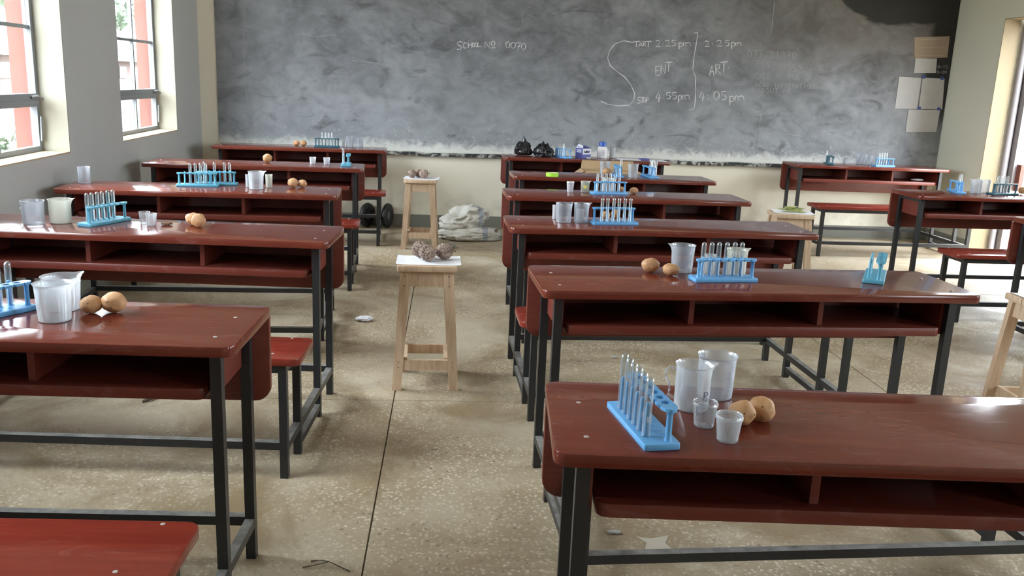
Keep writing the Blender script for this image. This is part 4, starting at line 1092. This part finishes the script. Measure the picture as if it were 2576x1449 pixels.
bk = tag(MB().box(-.04, .04, -.03, .03, 0, .012).obj('exercise_book', BOXB, None, (1.985, 8.02, ZT['R6']), (0, 0, .2)), 'small dark blue book on the back middle desk', 'book')
flat('paper_sheet', [(2.035, 7.87), (2.16, 7.86), (2.17, 8.05), (2.05, 8.08)], ZT['R6'], PAPER, 'white sheet at the right end of the back middle desk', 'paper')
# open carton on the bench of the back desk
cb = tag(empty('cardboard_box', (1.545, 7.385, .4505)), 'open brown cardboard box standing on the back bench', 'box')
for a in ((-.24, .24, -.115, -.111, 0, .262), (-.24, .24, .111, .115, 0, .262), (-.24, -.236, -.111, .111, 0, .262), (.236, .24, -.111, .111, 0, .262), (-.236, .236, -.111, .111, 0, .004)):
    MB().box(*a).obj('side', CARD, cb)
MB().hexa([(-.24, -.11, .262), (-.236, -.11, .262), (-.236, .11, .262), (-.24, .11, .262), (-.325, -.10, .205), (-.322, -.10, .205), (-.322, .10, .205), (-.325, .10, .205)]).obj('flap', CARD, cb)
MB().hexa([(.236, -.11, .262), (.24, -.11, .262), (.24, .11, .262), (.236, .11, .262), (.31, -.10, .235), (.313, -.10, .235), (.313, .10, .235), (.31, .10, .235)]).obj('flap', CARD, cb)
MB().hexa([(-.235, -.115, .262), (.235, -.115, .262), (.235, -.111, .262), (-.235, -.111, .262), (-.225, -.185, .21), (.225, -.185, .21), (.225, -.182, .212), (-.225, -.182, .212)]).obj('flap', CARD, cb)
MB().hexa([(-.235, .111, .262), (.235, .111, .262), (.235, .115, .262), (-.235, .115, .262), (-.225, .135, .33), (.225, .135, .33), (.225, .138, .33), (-.225, .138, .33)]).obj('flap', CARD, cb)
# tape roll
tr = tag(empty('tape_roll', (.905, 6.372, ZT['R5'])), 'lime green roll of sticky tape lying flat', 'tape')
MB().lathe([(.040, 0), (.046, 0), (.046, .026), (.040, .026), (.040, 0)], 32).obj('tape', LIME, tr, smooth=True)
MB().lathe([(.0365, .0005), (.0398, .0005), (.0398, .0255), (.0365, .0255), (.0365, .0005)], 32).obj('core', CREAMC, tr, smooth=True)
# folded paper on the far right desk's shelf
tag(lump('paper_wad', (.06, .03, .010), SHEET, 31, .2, 3.0), 'flattened white paper wad on the far right desk shelf', 'paper').location = (4.72, 8.12, .6365)
# crumb beside the cups
cr_ = lump('potato_peel', (.022, .016, .006), EYE, 41, .3, 3.0); cr_.location = (-1.095, 3.79, ZT['L2']); tag(cr_, 'dark dry scrap right of the two small cups', 'scrap')

# ------------------------------------------------------------------ floor things
sack = tag(empty('woven_sack', (.385, 7.93, 0), .06), 'crumpled white woven sack with blue stripe on the floor by the wall', 'sack')
def sack_mat():
    t = NT('white_woven_polypropylene'); v = t.coords(); x, y, z = t.sep(v)
    n = t.noise(v, 9, 5, .6)
    st = t.math('SUBTRACT', 1.0, t.smooth(t.math('ABSOLUTE', t.math('SUBTRACT', t.math('ADD', x, t.math('MULTIPLY', t.math('SUBTRACT', n, .5), .05)), .135)), .02, .03))
    c = t.mix(t.ramp(n, [(.3, 0.), (.7, 1.)]), (.50, .475, .41), (.70, .68, .61))
    c = t.mix(t.math('MULTIPLY', st, .6), c, (.20, .26, .36))
    t.bump(t.noise(t.coords((1, 1, 1)), 26, 6, .7, 1.5), .5, .012)
    return t.set(Base_Color=c, Roughness=.6)
SACK = sack_mat()
def cloth(r3, seed, dent=None, tilt=0):
    mb = MB(); off = Vector((seed*3.3, seed*1.9, seed))
    for p in ICO4[0]:
        rid = 1-abs(noise.noise(Vector((p.x*2.2, p.y*2.2, p.z*2.8))+off))*2
        rid2 = 1-abs(noise.noise(Vector((p.x*6.0+p.z*3, p.y*4.5, p.z*3))+off*2))*2
        k = 1+.20*noise.noise(p*1.3+off)+.13*(rid-.6)+.055*(rid2-.6)
        q = Vector((p.x*r3[0]*k, p.y*r3[1]*k, p.z*r3[2]*k))
        if dent:
            d = (p-Vector(dent).normalized()).length; q -= p*max(0, .62-d)*.17
        if p.z < -.6: q.z = -.6*r3[2]
        mb.v.append((q.x, q.y, q.z+p.x*tilt))
    mb.f = list(ICO4[1]); zm = min(v[2] for v in mb.v); mb.v = [(a, b, c-zm) for a, b, c in mb.v]
    return mb
cloth((.29, .18, .075), 4).obj('sack_bottom', SACK, sack, (.0, -.03, 0), smooth=True)
cloth((.215, .16, .135), 9, (-.45, -.40, .9), .03).obj('sack_mouth', SACK, sack, (-.05, .03, .06), (0, 0, .1), True)
pw = lump('plastic_wrapper', (.045, .06, .018), milky('cloudy_film', (.7, .66, .6), .35), 23, .3, 2.5); pw.location = (.20, 7.44, 0); tag(pw, 'crumpled clear wrapper on the floor beside the aisle stool', 'wrapper')
sc_ = lump('paper_scrap', (.048, .030, .014), PAPER, 51, .35, 2.8); sc_.location = (-.36, 5.06, 0); tag(sc_, 'crumpled paper scrap on the aisle floor beside desk legs', 'paper')
s2_ = lump('paper_scrap', (.020, .010, .005), SHEET, 53, .35, 2.8); s2_.location = (.623, 2.541, 0); tag(s2_, 'tiny white paper scrap on the floor under the front bench', 'paper')
s3_ = lump('paper_scrap', (.016, .012, .005), SHEET, 57, .3, 2.8); s3_.location = (1.008, 4.40, 0); tag(s3_, 'small pale scrap on the floor behind the big beakers', 'paper')
tw = tag(MB().tube([(-.345, 2.355, .003), (-.31, 2.362, .006), (-.27, 2.377, .008), (-.205, 2.33, .003)], [.0022, .0014, .0014, .0018], 6).obj('twig', STEM, smooth=True), 'thin dark forked twig on the near aisle floor', 'twig')
MB().tube([(-.27, 2.377, .008), (-.30, 2.392, .005), (-.325, 2.387, .004)], [.0014, .0013, .0028], 6).obj('side_shoot', STEM, tw, smooth=True)
mb = MB().prism([(.69, 2.52), (.735, 2.505), (.80, 2.525), (.775, 2.475), (.79, 2.43), (.745, 2.435), (.70, 2.44), (.715, 2.48)], 0, .0012, 0)
tag(mb.obj('paper_scrap', plain('pale_beige_paper', (.48, .43, .34), .85)), 'flat pale star-shaped paper patch on the floor, front bench', 'paper')
sw = MB().tube([(-1.21, 3.70, .004), (-1.18, 3.72, .012), (-1.165, 3.75, .006)], [.006, .008, .004], 6).obj('dry_leaf', STEM, smooth=True); tag(sw, 'dark curled dry leaf on the floor under the near desk', 'leaf')
# pair of wheels under the back window-side desk
wh = tag(empty('wheel_pair', (-.475, 8.405, 0)), 'pair of black wheels on an axle by the wall behind the desk', 'wheels')
for x, ay in ((-.095, .5), (.098, .35)):
    wl = MB().lathe([(.045, -.018), (.10, -.022), (.114, -.014), (.118, 0), (.114, .014), (.10, .022), (.045, .018), (.045, -.018)], 28).obj('tyre', RUBBER, wh, (x, 0, .119), (PI/2, 0, PI/2-ay), True)
    MB().lathe([(.0, -.012), (.045, -.012), (.045, .012), (.0, .012)], 18).obj('hub', HUB, wl, smooth=True)
MB().tube([(-.11, .02, .119), (.115, .02, .119)], .01, 8).obj('axle', HUB, wh, smooth=True)
